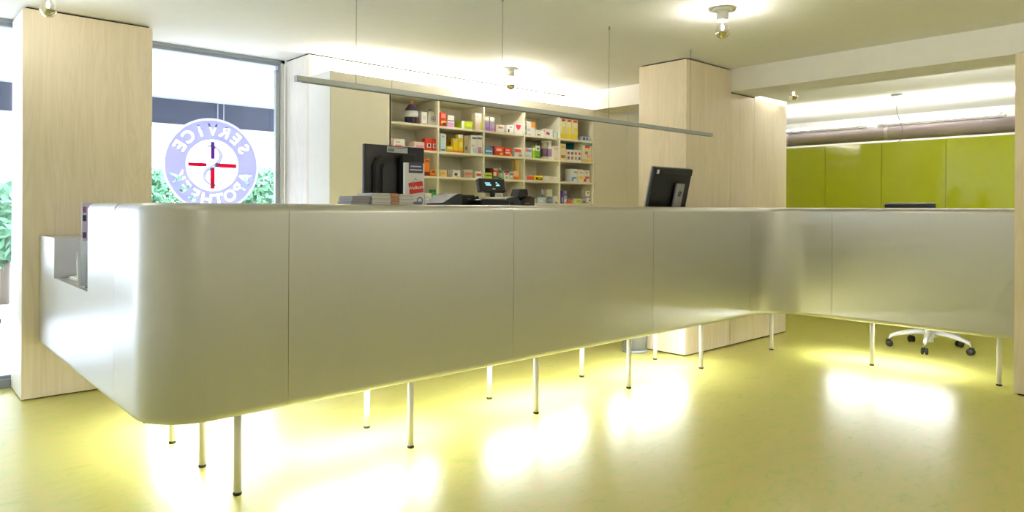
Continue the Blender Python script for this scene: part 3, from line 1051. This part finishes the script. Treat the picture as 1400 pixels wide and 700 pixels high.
box('stand_column', .0, .09, -.075, -.035, .012, .425, M_BLACK2, ml, .004)
stk = box('sticker', -.058, .082, -.0012, -.0002, .435, .468, col((210, 212, 216)), ml)
box('sticker_print', -.052, -.010, -.0020, -.0013, .440, .455, col((120, 122, 128)), stk)
box('sticker_print', -.052, .074, -.0020, -.0013, .459, .464, col((150, 152, 158)), stk)
box('stand_foot', -.10, .18, -.14, .12, 0, .012, M_BLACK, ml, .004)
box('screen', -mw + .015, mw - .015, .028, .0285, .13, .46, plain('dark_screen', (.05, .06, .08), .15), ml)

# ---- right monitor, tilted back
mr = thing('computer_monitor', 'black computer monitor tilted back near the wood column, silver stand', 'monitor', (4.575, 3.22, WZ), math.radians(-2))
tilt = Matrix.Translation((0, 0, .10)) @ Matrix.Rotation(math.radians(13), 4, 'X')
MW, MH = .235, .345
def tilted(nm, x0, x1, y0, y1, z0, z1, mat, parent, bev=0.0):
    b = bm_box(x0, x1, y0, y1, z0, z1, bev, 2)
    bmesh.ops.transform(b, matrix=tilt, verts=b.verts)
    return bm_obj(nm, b, mat, parent)


pn = tilted('panel', -MW, MW, 0, .026, 0, MH, M_BLACK, mr, .006)
tilted('front_bezel', -MW - .002, MW + .002, .027, .042, -.002, MH + .002, M_SILV, mr, .004)
tilted('rear_lip', -MW + .004, MW - .004, -.006, -.0005, MH - .055, MH - .006, M_BLACK2, mr, .002)
tilted('asset_sticker', -MW + .018, -MW + .045, -.0078, -.0064, MH - .05, MH - .018, col((205, 205, 205)), mr)
sl = tilted('stand_plate', .03, .13, -.030, -.012, -.03, MH - .115, M_SILV, mr, .004)
tilted('stand_mount', .045, .115, -.011, -.001, .02, MH - .13, M_BLACK, mr)
lg_ = bm_lathe([(0, 0), (.021, 0), (.021, .0012), (0, .0012)], 24)
bmesh.ops.transform(lg_, matrix=tilt @ Matrix.Translation((.083, -.0305, .15)) @ Matrix.Rotation(math.pi / 2, 4, 'X'), verts=lg_.verts)
lgo = bm_obj('round_emblem', lg_, M_BLACK, sl)
lt = text_mesh('emblem_lettering', 'hp', .034, M_SILV, lgo, depth=.0002)
lt.matrix_local = tilt @ Matrix.Translation((.083, -.0330, .152))
tube('stand_neck', [(.08, .01, .012), (.08, .0, .10), (.08, -.015, .13)], .022, M_SILV, mr, 12)
box('stand_foot', -.07, .21, -.09, .13, 0, .012, M_SILV, mr, .004)

# ---- receipt printer
rpz = thing('receipt_printer', 'low black receipt printer with grey sloping cheek beside the till display', 'printer', (2.56, 3.36, WZ))
prism('sloped_cheek', [(-.125, 0), (.02, 0), (.02, .205), (-.015, .205), (-.125, .15)], 'y', -.10, .10, M_SLATE, rpz)
box('printer_body', .021, .125, -.095, .10, 0, .200, M_BLACK, rpz, .006)
prism('front_cheek', [(.126, 0), (.165, 0), (.165, .17), (.15, .195), (.126, .19)], 'y', -.09, .09, M_SLATE, rpz)
box('indicator', .06, .09, -.0965, -.0955, .17, .18, col((80, 84, 70)), rpz)
# ---- customer display on its pole base
cd = thing('customer_display', 'black customer price display with glowing digits on a short pole', 'till display', (2.765, 3.20, WZ), math.radians(-3))
box('base', -.115, .105, -.04, .05, 0, .175, M_BLACK, cd, .008)
box('paper_slip', -.08, .07, -.035, .03, .175, .188, col((225, 222, 212)), cd, .002)
lathe('pole', [(.016, .18), (.016, .24)], M_BLACK, cd, 14)
hb = bm_box(-.098, .098, -.02, .02, 0, .085, .008, 2)
dm = Matrix.Translation((-.005, 0, .215)) @ Matrix.Rotation(math.radians(-12), 4, 'X')
bmesh.ops.transform(hb, matrix=dm, verts=hb.verts)
dh = bm_obj('display_head', hb, M_BLACK, cd)
for a, b, z in [(-.06, -.022, .053), (-.055, -.015, .042), (.022, .032, .056), (.034, .042, .048), (.022, .050, .040)]:
    g = bm_box(a, b, -.0212, -.0203, z - .0035, z + .0035)
    bmesh.ops.transform(g, matrix=dm, verts=g.verts)
    bm_obj('digit', g, M_CYAN, dh)
g = bm_box(-.008, .014, -.0212, -.0203, .014, .022)
bmesh.ops.transform(g, matrix=dm, verts=g.verts)
bm_obj('brand_plate', g, col((170, 170, 165)), dh)
box('side_tray', .107, .122, -.02, .05, 0, .165, M_BLACK2, cd, .004)
# ---- card terminals
tm = thing('card_terminal', 'grey card terminal lying left of the black one by the till display', 'card terminal', (2.960, 3.28, WZ))
prism('body', [(-.055, .11), (.075, .11), (.075, .17), (.03, .195), (-.02, .19), (-.055, .175)], 'y', -.04, .08, M_SLATE, tm)
box('cradle', -.05, .07, -.035, .09, 0, .11, M_BLACK, tm, .004)
box('key_pad', -.04, .02, -.0415, -.0405, .13, .16, M_BLACK2, tm)
tm = thing('card_terminal', 'black card terminal with raised screen at the right of the till display', 'card terminal', (3.085, 3.30, WZ))
prism('body', [(-.04, .10), (.08, .10), (.085, .19), (.04, .20), (-.04, .17)], 'y', -.05, .06, M_BLACK, tm)
prism('screen_hood', [(-.045, .185), (.055, .205), (.045, .245), (-.02, .245)], 'y', -.02, .05, M_BLACK2, tm)
box('card_slot', .0, .04, -.0515, -.0505, .150, .154, col((200, 120, 70)), tm)
box('cradle', -.035, .075, -.045, .07, 0, .10, M_BLACK2, tm, .004)
for x in (-.02, .02, .06):
    lathe('stud', [(.006, .0), (.008, .006), (.006, .012)], M_SILV, tm, 8, (x, -.055, .105))

# ---- leaflets and papers in the tray of the return wing
t = thing('paper_tray', 'white sheet lying in the leaflet tray by the pillar', 'paper', (.97, 4.575, NZ + .001))
box('sheet', -.14, .14, -.11, .11, 0, .004, col((240, 240, 240)), t)
box('sheet', -.13, .145, -.10, .115, .0045, .010, col((246, 246, 246)), t)
t = thing('standing_leaflet', 'white leaflet standing in the leaflet tray against the counter side', 'leaflet', (.818, 4.10, NZ + .008), math.radians(3))
for k in range(3):
    b = bm_box(-.045, .08, k * .010, k * .010 + .003, 0, .17 - k * .02)
    bmesh.ops.transform(b, matrix=Matrix.Rotation(math.radians(-9), 4, 'X'), verts=b.verts)
    bm_obj('leaf', b, col((226 + 5 * k, 228 + 4 * k, 236)), t)
pl = thing('patterned_leaflet', 'purple and white patterned leaflet in a clear holder at the counter side', 'leaflet', (.779, 4.03, NZ + .0008))
box('holder', 0, .12, .045, .048, 0, .42, M_BINP, pl)
box('holder_foot', 0, .12, .0, .044, 0, .003, M_BINP, pl)
bb = box('leaflet_card', .004, .112, .040, .0445, .235, .428, col((205, 196, 225)), pl)
for k, c in enumerate([(120, 70, 110), (235, 225, 240), (150, 90, 140), (60, 50, 90)]):
    for j in range(4):
        x = .006 + .022 * ((k + j) % 5)
        box('leaflet_print', x, x + .016, .0393, .0399, .25 + j * .043, .28 + j * .043, col(c), bb)

# ================================================================== MEDICINE BOXES ON THE SHELVES
BAYN = ['leftmost bay', 'second bay', 'middle bay', 'fourth bay', 'rightmost bay']
ROWN = ['top shelf', 'second shelf', 'third shelf', 'fourth shelf']
W_, R_, O_, Y_, G_, L_, B_, P_, K_, C_, T_ = ((240, 238, 232), (214, 52, 36), (240, 130, 30), (244, 205, 20), (30, 130, 60), (176, 205, 40),
                                            (70, 130, 185), (165, 130, 200), (40, 40, 48), (232, 222, 196), (20, 130, 140))
PK, LB, GY_, LV = (238, 170, 180), (200, 222, 232), (165, 160, 155), (190, 165, 220)
# (bay, row, px left, px right, py top, depth offset, base colour, description, prints[(u0,u1,v0,v1,colour)])
BOX = [
 (0,0,576.5,584,153,.02,W_,'slim white card pack',[(.1,.9,.02,.1,(150,90,80)),(.2,.8,.4,.7,(225,215,205))]),
 (0,1,536.8,553.5,190,.01,W_,'white and pink carton at the left edge',[(0,.12,0,1,PK),(.2,.75,.08,.4,(236,120,140)),(.8,1,.05,.3,(236,120,140)),(.25,.6,.6,.75,(200,190,180))]),
 (0,1,566.5,580.5,194,.02,(240,214,214),'pale pink low carton',[(.15,.9,.15,.6,(225,165,185))]),
 (0,1,581.5,590.6,189.5,.01,R_,'left one of two red cartons',[(.25,.85,.25,.6,(235,225,220)),(.4,.75,.3,.55,K_)]),
 (0,1,591,599.5,190,.01,(208,46,34),'right one of two red cartons',[(.2,.85,.25,.6,(235,225,220)),(.4,.8,.3,.55,K_)]),
 (0,2,580,587.4,217,.02,O_,'tall orange carton',[(0,1,0,.25,(130,40,40)),(.2,.9,.8,.92,(150,70,20))]),
 (0,2,588,599,232,.01,(242,150,40),'low orange carton',[(.3,.85,.55,.8,(110,60,30)),(0,1,0,.2,(215,90,30))]),
 (0,3,578,590,264,.01,W_,'white carton beside the green one',[(0,1,0,.25,(215,225,235)),(.1,.8,.4,.6,(190,205,225))]),
 (0,3,590.5,599,259.5,.01,G_,'dark green carton',[(.2,.9,.3,.55,(190,215,190)),(0,1,.8,1,(20,90,50))]),
 (1,0,602.5,610,153.5,.01,R_,'red carton with yellow foot',[(.1,.9,.6,.9,(240,140,120)),(.1,1,.2,.4,Y_),(.4,.95,.1,.28,K_)]),
 (1,0,612,621,157.5,.01,W_,'white and lilac carton with dark stripe',[(0,1,0,.4,(222,160,215)),(0,1,.5,.58,K_)]),
 (1,0,631,646.5,166,.02,L_,'flat lime green carton',[(0,.25,0,1,W_),(.4,.95,.25,.7,(225,220,70))]),
 (1,0,650,660,155,.01,(238,222,212),'tall pale pink carton',[(.7,1,.05,.45,(238,225,70)),(.1,.5,.75,.85,(200,180,170))]),
 (1,1,602.3,610,183,.01,LB,'tall pale blue carton at the left edge',[(.2,.8,.8,.9,(170,180,170)),(.1,.9,.05,.15,B_)]),
 (1,1,611,619.5,200,.0,Y_,'low yellow carton in front',[(.1,.9,.5,.9,(250,235,150)),(0,1,0,.2,O_)]),
 (1,1,613,619.8,187,.09,(205,160,30),'dull yellow carton standing behind the low one',[(.2,.8,.5,.7,(120,80,30))]),
 (1,1,620,626,189.5,.01,(246,215,30),'slim yellow carton',[(.0,1,.85,1,W_),(.0,1,0,.15,O_)]),
 (1,1,626.5,633,184,.01,Y_,'tall yellow carton',[(.0,1,.8,1,W_),(.3,.9,.3,.6,(250,230,120)),(0,1,0,.12,O_)]),
 (1,1,634.5,643,186,.04,(200,185,150),'brown and beige carton',[(.75,1,0,1,(120,100,110)),(.2,.5,.2,.4,(110,120,60))]),
 (1,1,644,652,185,.0,W_,'left white and lilac carton of the tall pair',[(.2,.95,.8,.9,(90,110,150)),(.3,1,.05,.3,(190,215,230)),(.1,.6,.35,.5,(225,200,220))]),
 (1,1,652.3,660.5,185.5,.0,(236,232,230),'right white and purple carton of the tall pair',[(.0,.9,.8,.9,(90,110,150)),(.15,.85,.05,.38,P_),(.4,.7,.12,.25,O_)]),
 (1,2,602,612.5,232.3,.01,(238,215,150),'pale yellow low carton',[(.1,.6,.3,.7,(235,180,90)),(.85,1,0,1,(150,90,70))]),
 (1,2,616,629.5,232.5,.01,W_,'grey and white low carton',[(0,.22,0,1,GY_),(.4,.7,.2,.6,K_),(.6,.95,0,.15,Y_)]),
 (1,2,631,646.5,232,.01,(190,182,172),'grey low carton with orange lettering block',[(0,.2,0,1,(130,122,118)),(.3,.9,.35,.65,(230,110,70))]),
 (1,2,650,660.3,234.6,.01,W_,'white low carton with red lettering block',[(.15,.95,.3,.7,(235,105,80))]),
 (1,3,606,616,264,.05,W_,'white low carton behind the printer',[(.1,.9,.4,.6,(210,205,195))]),
 (2,0,662.6,669,159.5,.01,LV,'left lilac carton with white top',[(0,1,.72,1,W_),(.1,.9,.62,.72,(190,210,150)),(.4,.9,.05,.25,P_)]),
 (2,0,669.8,676,160,.01,(186,160,218),'right lilac carton with white top',[(0,1,.72,1,W_),(.1,.9,.62,.72,(190,210,150)),(.3,.8,.05,.25,(220,120,180))]),
 (2,0,678,691,171,.01,W_,'low white carton with orange mark',[(.25,.75,.5,.8,(240,140,90)),(.85,1,0,1,(200,200,225))]),
 (2,0,693,702,171.3,.01,W_,'small white carton with dark mark',[(.15,.4,.1,.5,K_),(.4,.8,.7,.85,(160,160,165))]),
 (2,0,704,714.5,170,.01,(244,240,236),'white carton with pink heart shape',[(.12,.78,.7,.95,(226,50,110)),(.2,.7,.55,.72,(226,50,110)),(.32,.58,.42,.57,(226,50,110))]),
 (2,1,663,674,201,.01,B_,'low blue carton',[(.1,.9,.35,.6,(190,215,230)),(0,1,0,.2,(120,180,210))]),
 (2,1,675.2,688.8,200.6,.01,R_,'wider red carton of the two in the middle',[(.25,.8,.5,.8,(245,200,190)),(.6,.9,.1,.35,Y_),(0,.15,0,1,(150,35,30))]),
 (2,1,690,699.8,202,.01,(224,60,40),'narrower red carton of the two in the middle',[(.1,.8,.3,.5,W_),(.15,.7,.6,.8,(245,200,190)),(.75,.95,.1,.3,Y_)]),
 (2,1,702,714.5,202,.01,W_,'white carton with red header',[(.15,.85,.5,.85,(225,80,60)),(.6,.95,.05,.3,(170,170,175)),(0,.12,0,1,GY_)]),
 (2,2,663,673,236,.0,L_,'low lime carton',[(.1,.9,.4,.65,(80,90,30))]),
 (2,2,667.5,674,230,.07,(24,60,40),'black and green carton behind the lime one',[(.1,.9,.1,.3,G_)]),
 (2,2,674.5,681.5,231,.01,(190,60,40),'red, white and green carton',[(0,.6,.3,.7,W_),(0,1,0,.3,(60,130,60)),(.1,.9,.85,1,(230,210,200))]),
 (2,2,689.2,696,233.5,.01,W_,'white carton with purple lid stripe',[(0,1,.72,1,(70,50,130)),(.25,.75,.5,.85,(220,80,90)),(.3,.7,.05,.35,(150,190,150))]),
 (2,2,696.5,702,235,.01,(225,228,235),'white and blue carton',[(.1,.9,.55,.9,(90,120,170)),(.1,.9,.05,.2,(130,190,90))]),
 (2,2,702.5,709.5,233.7,.0,(244,190,140),'peach and orange carton',[(0,1,0,.35,O_)]),
 (2,3,677,687.5,253.5,.03,(210,212,216),'white carton with grey print',[(.15,.85,.62,.85,(110,115,125)),(.2,.8,.35,.5,(150,155,165)),(.1,.9,.1,.25,(120,130,150))]),
 (2,3,708,714.8,260,.01,W_,'white and green slim carton',[(.3,.7,.1,.45,(90,170,90)),(0,1,.5,.6,LB)]),
 (3,0,716,719.8,172,.02,(130,160,190),'narrow blue carton',[(0,1,.3,.6,W_)]),
 (3,0,720,731.8,166.5,.01,W_,'white carton with orange corner',[(.55,1,.6,1,(246,160,50)),(.1,.4,.3,.5,(215,205,225)),(.1,.5,0,.1,(190,200,215))]),
 (3,0,733,742.5,178.3,.01,W_,'low white carton with dark edge mark',[(.1,.6,.1,.35,(110,90,100))]),
 (3,0,743,755.8,176.7,.0,W_,'low white carton with red and blue mark',[(.3,.5,.3,.65,(220,60,80)),(.5,.65,.25,.6,(70,80,180)),(0,.15,.6,.9,(225,150,150))]),
 (3,0,757,764,181,.01,(225,236,232),'tiny white and mint carton',[(.75,1,0,1,(140,210,195))]),
 (3,1,717,727,202,.01,W_,'white carton with blue and red marks',[(.05,.4,.6,.85,(225,110,110)),(.4,.95,.55,.85,(120,140,200)),(.1,.8,.1,.25,(200,210,230))]),
 (3,1,728,731.5,202,.02,L_,'narrow lime carton',[(0,1,.75,1,W_)]),
 (3,1,732,738.2,199.3,.01,(120,180,40),'green carton with white top',[(0,1,.6,1,W_),(.3,.8,.68,.85,(120,125,110)),(0,1,0,.2,(80,150,50))]),
 (3,1,757.2,764.3,199.6,.0,(240,230,214),'beige carton',[(.1,.9,.75,.82,(200,190,175)),(.1,.9,0,.08,(235,170,130))]),
 (3,2,717.5,729.8,240.2,.01,W_,'flat red and white carton',[(.2,1,.1,.9,(228,80,60))]),
 (3,2,730.2,742.2,240,.0,(248,225,20),'flat yellow and black carton',[(.2,.95,.15,.65,K_),(.4,.85,.3,.5,(210,205,150))]),
 (3,2,742.8,751,240.8,.01,W_,'flat plain white carton',[(.1,.9,.1,.2,(225,220,215))]),
 (3,2,751.5,763.5,241.5,.01,W_,'flat white carton with pink dot',[(.05,.3,.2,.9,(240,190,170))]),
 (3,3,716.8,721.5,262,.01,(224,60,44),'slim tall red carton',[(.3,.7,.15,.6,(245,190,180)),(0,1,.8,.88,W_)]),
 (3,3,723,733.5,271,.01,(200,206,220),'flat grey and yellow carton',[(.5,.95,.3,.85,(235,215,110)),(.1,.45,.2,.6,(150,170,205))]),
 (3,3,735,746,269.3,.0,(190,212,232),'pale blue low carton',[(0,1,.85,1,(110,150,195)),(.2,.7,.2,.5,(225,235,245)),(.7,.9,.45,.7,(235,200,150))]),
 (3,3,740.5,747.5,259,.08,(222,220,205),'left tall white and navy carton of a pair',[(0,1,0,.62,(44,64,110))]),
 (3,3,748,754.8,259,.02,(222,220,205),'right tall white and blue carton of a pair',[(0,1,0,.5,(110,130,180)),(.2,.8,.15,.3,(160,175,210))]),
 (3,3,756.3,764.3,268,.01,(236,228,216),'white carton with dark curved corner',[(.5,1,0,.15,(70,60,66)),(.3,.7,.15,.25,(140,130,130))]),
 (4,0,766.3,773.8,162,.0,(240,234,190),'left one of three tall yellow cartons',[(.2,.9,.86,.97,R_),(0,1,0,.25,(232,214,60)),(.3,1,.25,.6,(236,222,110))]),
 (4,0,774.1,781.8,163,.0,(240,234,190),'middle one of three tall yellow cartons',[(.2,.9,.86,.97,R_),(0,1,0,.25,(232,214,60)),(.3,1,.25,.6,(236,222,110))]),
 (4,0,782.1,789.8,164,.0,(240,234,190),'right one of three tall yellow cartons',[(.2,.9,.86,.97,R_),(0,1,0,.25,(232,214,60)),(.3,1,.25,.6,(236,222,110))]),
 (4,0,794.6,805.5,187,.01,(190,198,225),'tiny flat blue pack',[(.2,.5,.2,.8,(70,80,160)),(.6,.9,.2,.8,(110,120,190))]),
 (4,1,766.3,773.8,205,.0,(226,210,170),'lower beige carton at the left edge',[(.1,.9,.2,.5,(160,130,90)),(0,1,0,.15,(235,220,120))]),
 (4,1,775,779.6,204.5,.0,W_,'first small white carton in the row of four',[(.2,.8,.55,.8,(190,90,80)),(.2,.8,.1,.4,(140,110,90))]),
 (4,1,780,784.6,204.8,.0,W_,'second small white carton in the row of four',[(.2,.8,.55,.8,(120,100,110)),(.2,.8,.1,.4,(170,120,110))]),
 (4,1,785,789.6,205,.0,W_,'third small white carton in the row of four',[(.2,.8,.55,.8,(200,110,90)),(.2,.8,.1,.4,(180,165,80))]),
 (4,1,790,794.4,205.3,.0,W_,'fourth small white carton in the row of four',[(.2,.8,.55,.8,(190,100,90)),(.2,.8,.1,.4,(90,110,170))]),
 (4,1,780,793.0,194.5,.13,T_,'broad teal carton behind the row of four',[(.45,.6,0,.6,(190,90,60)),(.8,1,.1,.6,(60,120,120))]),
 (4,1,796,809,195.5,.0,(238,226,190),'large cream carton with teal top',[(0,1,.86,1,(90,170,170)),(.3,.8,.74,.9,R_),(0,1,0,.14,(235,205,70)),(.3,.6,.4,.55,(150,150,160)),(.55,.9,.2,.38,(240,190,180))]),
 (4,2,780.3,789.3,231,.0,(226,230,236),'white carton with blue swirl',[(.2,.9,.25,.4,(110,160,220)),(.15,.45,.08,.28,(110,160,220)),(.5,.95,.7,.82,(150,155,165))]),
 (4,2,789.8,797.8,231.8,.0,(236,232,226),'white carton with yellow swirl',[(.2,.9,.25,.5,(245,205,90)),(.4,.8,.7,.82,(190,180,195))]),
 (4,2,798.3,806.5,232.8,.0,(236,228,222),'white carton with red swirl',[(.2,.9,.3,.5,(235,110,80)),(.0,.4,.05,.3,(225,80,60)),(.3,.7,.75,.85,(170,165,180))]),
 (4,3,766.8,770.4,260.7,.0,(90,75,150),'left dark purple slim carton',[(.3,.8,.1,.5,(190,180,220))]),
 (4,3,770.8,775,260.9,.0,(165,150,205),'right pale purple slim carton',[(.1,.9,.6,.8,(80,65,130)),(.2,.8,.15,.35,(220,215,235))]),
 (4,3,776,783,274,.01,(232,120,120),'flat red and pink carton',[(.1,.6,.2,.8,(215,60,70))]),
 (4,3,784,795,271.6,.01,(222,226,170),'flat pale lime carton',[(.4,.9,.2,.8,(190,205,70))]),
 (4,3,795.6,801.5,271.8,.01,(190,190,200),'small grey carton at the bottom of the pile',[(.2,.8,.2,.6,(110,110,125))]),
 (4,3,802,808,270,.01,W_,'small white carton carrying another one',[(.5,.8,.4,.7,(150,80,90)),(.1,.4,.1,.3,(150,140,140))]),
]
STACKED = {'small white carton carrying another one': (4, 3, 800.8, 807, 261, 'small white and dark carton stacked on another', W_, [(.3, .7, .6, .8, (120, 110, 110)), (0, 1, 0, .14, K_)]),
           'lower beige carton at the left edge': (4, 1, 766.3, 773.8, 196.6, 'upper beige carton stacked at the left edge', (232, 216, 150), [(.1, .9, .3, .7, (205, 190, 110))])}


def clamp_bay(a, b):
    k = max(i for i in range(5) if SX[i] < (a.x + b.x) / 2)
    a.x, b.x = max(a.x, SX[k] + .0105), min(b.x, SX[k + 1] - .0105)


def carton(px0, px1, pyt, zbase, yf, c, label, prints, dep=None):
    a = at_y(px0, pyt, yf)
    b = at_y(px1, pyt, yf)
    clamp_bay(a, b)
    lid = min([z - .018 for z in ROWZ if z > zbase + .03] + [2.128]) - .004
    zt = min((a.z + b.z) / 2, lid)
    zbase += .0008
    w, hgt = b.x - a.x - .0006, max(.015, zt - zbase)
    d = dep or min(.16, max(.04, w * .8))
    t = thing('medicine_box', label, 'medicine box', ((a.x + b.x) / 2, yf, zbase), random.uniform(-.03, .03) if w < .05 else 0, 'medicine boxes on the shelves')
    box('carton', -w / 2, w / 2, 0, d, 0, hgt, col(c), t, .0008)
    for k, (u0, u1, v0, v1, pc) in enumerate(prints):
        e = .0004 + .0004 * k
        box('print_patch', -w / 2 + u0 * w + .0006, -w / 2 + u1 * w - .0006, -e - .0004, -.00005, v0 * hgt + .0006, v1 * hgt - .0006, col(pc), t)
    return t, hgt


for bay, row, p0, p1, pt, off, c, desc, prints in BOX:
    yf = SY + .012 + off
    t, hg = carton(p0, p1, pt, ROWZ[row], yf, c, '%s, %s, %s of the shelving' % (desc, ROWN[row], BAYN[bay]), prints)
    if desc in STACKED:
        b2, r2, q0, q1, qt, d2, c2, pr2 = STACKED[desc]
        carton(q0, q1, qt, ROWZ[row] + hg + .0005, yf + .004, c2, '%s, %s, %s of the shelving' % (d2, ROWN[r2], BAYN[b2]), pr2)


def bottle(px0, px1, pyt, row, off, c, cap_c, label, neck=.45, prints=()):
    yf = SY + .02 + off
    a, b = at_y(px0, pyt, yf), at_y(px1, pyt, yf)
    clamp_bay(a, b)
    r = (b.x - a.x) / 2
    hgt = min((a.z + b.z) / 2 - ROWZ[row], .193)
    t = thing('medicine_bottle', label, 'bottle', ((a.x + b.x) / 2, yf + r, ROWZ[row] + .0008), 0, 'bottles on the shelves')
    lathe('bottle_body', [(r * .92, 0), (r, .004), (r, hgt * .68), (r * .8, hgt * .76), (r * neck, hgt * .80), (r * neck, hgt * .84)], col(c), t, 20)
    lathe('cap', [(r * neck * 1.25, hgt * .84), (r * neck * 1.25, hgt * .99), (r * neck * 1.1, hgt)], col(cap_c), t, 16)
    lathe('wrap_label', [(r * 1.01, hgt * .15), (r * 1.01, hgt * .55)], col(prints or W_), t, 20)
    return t


bottle(682.2, 688.8, 230, 2, .0, G_, (210, 220, 210), 'dark green bottle, third shelf, middle bay of the shelving', .5, (190, 220, 190))
bottle(744.2, 750.8, 191.5, 1, .03, (214, 206, 190), (225, 218, 205), 'tall beige bottle with plum stripe, second shelf, fourth bay of the shelving', .8, (110, 80, 100))
bottle(751.2, 756.2, 191, 1, .02, (238, 234, 226), (235, 230, 222), 'tall white bottle with purple flower label, second shelf, fourth bay', .75, (170, 140, 180))

# plush-topped wrapped gift bottle, top left of the shelves
yf = SY + .03
a, b = at_y(560, 165, yf), at_y(575, 165, yf)
zt = min(at_y(567, 133, yf).z, 2.118)
r, hg = (b.x - a.x) / 2, zt - ROWZ[0]
t = thing('wrapped_bag', 'dark plaid gift bag tied at the top with a white band, top shelf, leftmost bay', 'gift bag', ((a.x + b.x) / 2, yf + r, ROWZ[0] + .0008))
lathe('bag', [(r * .85, 0), (r, .01), (r * 1.02, hg * .35), (r * .95, hg * .6), (r * .55, hg * .74), (r * .42, hg * .78)], plain('plaid_cloth', (.22, .21, .29), .8), t, 20)
lathe('paper_band', [(r * 1.03, hg * .27), (r * 1.04, hg * .38), (r * 1.0, hg * .52)], col((222, 226, 232)), t, 20)
lathe('orange_print', [(r * 1.05, hg * .30), (r * 1.055, hg * .38), (r * 1.02, hg * .46)], col((226, 226, 230)), t, 20)
lathe('tie', [(r * .46, hg * .755), (r * .48, hg * .78), (r * .46, hg * .80)], col((190, 60, 60)), t, 16)
for k in range(7):
    an = k * 2 * math.pi / 7
    b_ = bm_box(-r * .28, r * .28, -.003, .003, 0, hg * .2, .002)
    bmesh.ops.transform(b_, matrix=Matrix.Translation((r * .28 * math.cos(an), r * .28 * math.sin(an), hg * .78)) @ Matrix.Rotation(an + math.pi / 2, 4, 'Z') @ Matrix.Rotation(math.radians(-18), 4, 'X'), verts=b_.verts)
    bm_obj('ruffle', b_, col([(205, 140, 70), (190, 190, 195), (150, 95, 60)][k % 3]), t)
for s in (-1, 1):
    box('plaid_stripe', s * r * .35 - .002, s * r * .35 + .002, -r * 1.035, -r * .98, .01, hg * .26, col((190, 60, 70)), t)
# canvas pouch
a, b = at_y(584.5, 168, yf), at_y(598.6, 168, yf)
clamp_bay(a, b)
zt = at_y(590, 152, yf).z
w, hg = b.x - a.x, zt - ROWZ[0]
t = thing('canvas_pouch', 'beige canvas pouch with a round blue emblem, top shelf, leftmost bay', 'pouch', ((a.x + b.x) / 2, yf, ROWZ[0] + .0008))
bmx = bm_prism([(-w / 2, 0), (w / 2, 0), (w * .48, hg * .6), (w * .36, hg * .95), (w * .2, hg), (-w * .35, hg), (-w * .44, hg * .7)], 'y', 0, .07)
bmesh.ops.bevel(bmx, geom=bmx.edges[:], offset=.004, segments=2, affect='EDGES')
bm_obj('pouch_body', bmx, col((206, 200, 184)), t)
em = ring('emblem_ring', .016, .023, col((90, 100, 160)), -.0006, 24, t)
em.location = (w * .2, 0, hg * .45)
em2 = ring('emblem_dot', .0, .008, col((60, 50, 60)), -.0006, 16, t)
em2.location = (w * .2, 0, hg * .45)
tube('carry_loop', [(-w * .15, .03, hg), (-w * .05, .03, hg + .014), (w * .1, .03, hg + .016), (w * .18, .03, hg)], .004, col((70, 66, 66)), t, 8)
# folded gold paper bag
yb = SY + .06
a, b = at_y(704, 230, yb), at_y(713.2, 230, yb)
clamp_bay(a, b)
zt = min(at_y(709, 218, yb).z, 1.666)
w, hg = b.x - a.x, zt - ROWZ[2]
t = thing('paper_bag', 'tall golden paper bag at the right, third shelf, middle bay of the shelving', 'paper bag', ((a.x + b.x) / 2, yb, ROWZ[2] + .0008))
bmx = bm_prism([(-w * .35, 0), (w * .5, 0), (w * .46, hg * .4), (w * .5, hg), (-w * .5, hg), (-w * .42, hg * .85), (-w * .3, hg * .5)], 'y', 0, .05)
bm_obj('bag_body', bmx, col((222, 200, 130)), t)
box('fold', -w * .5, w * .5, -.002, .0, hg * .88, hg, col((214, 190, 118)), t)
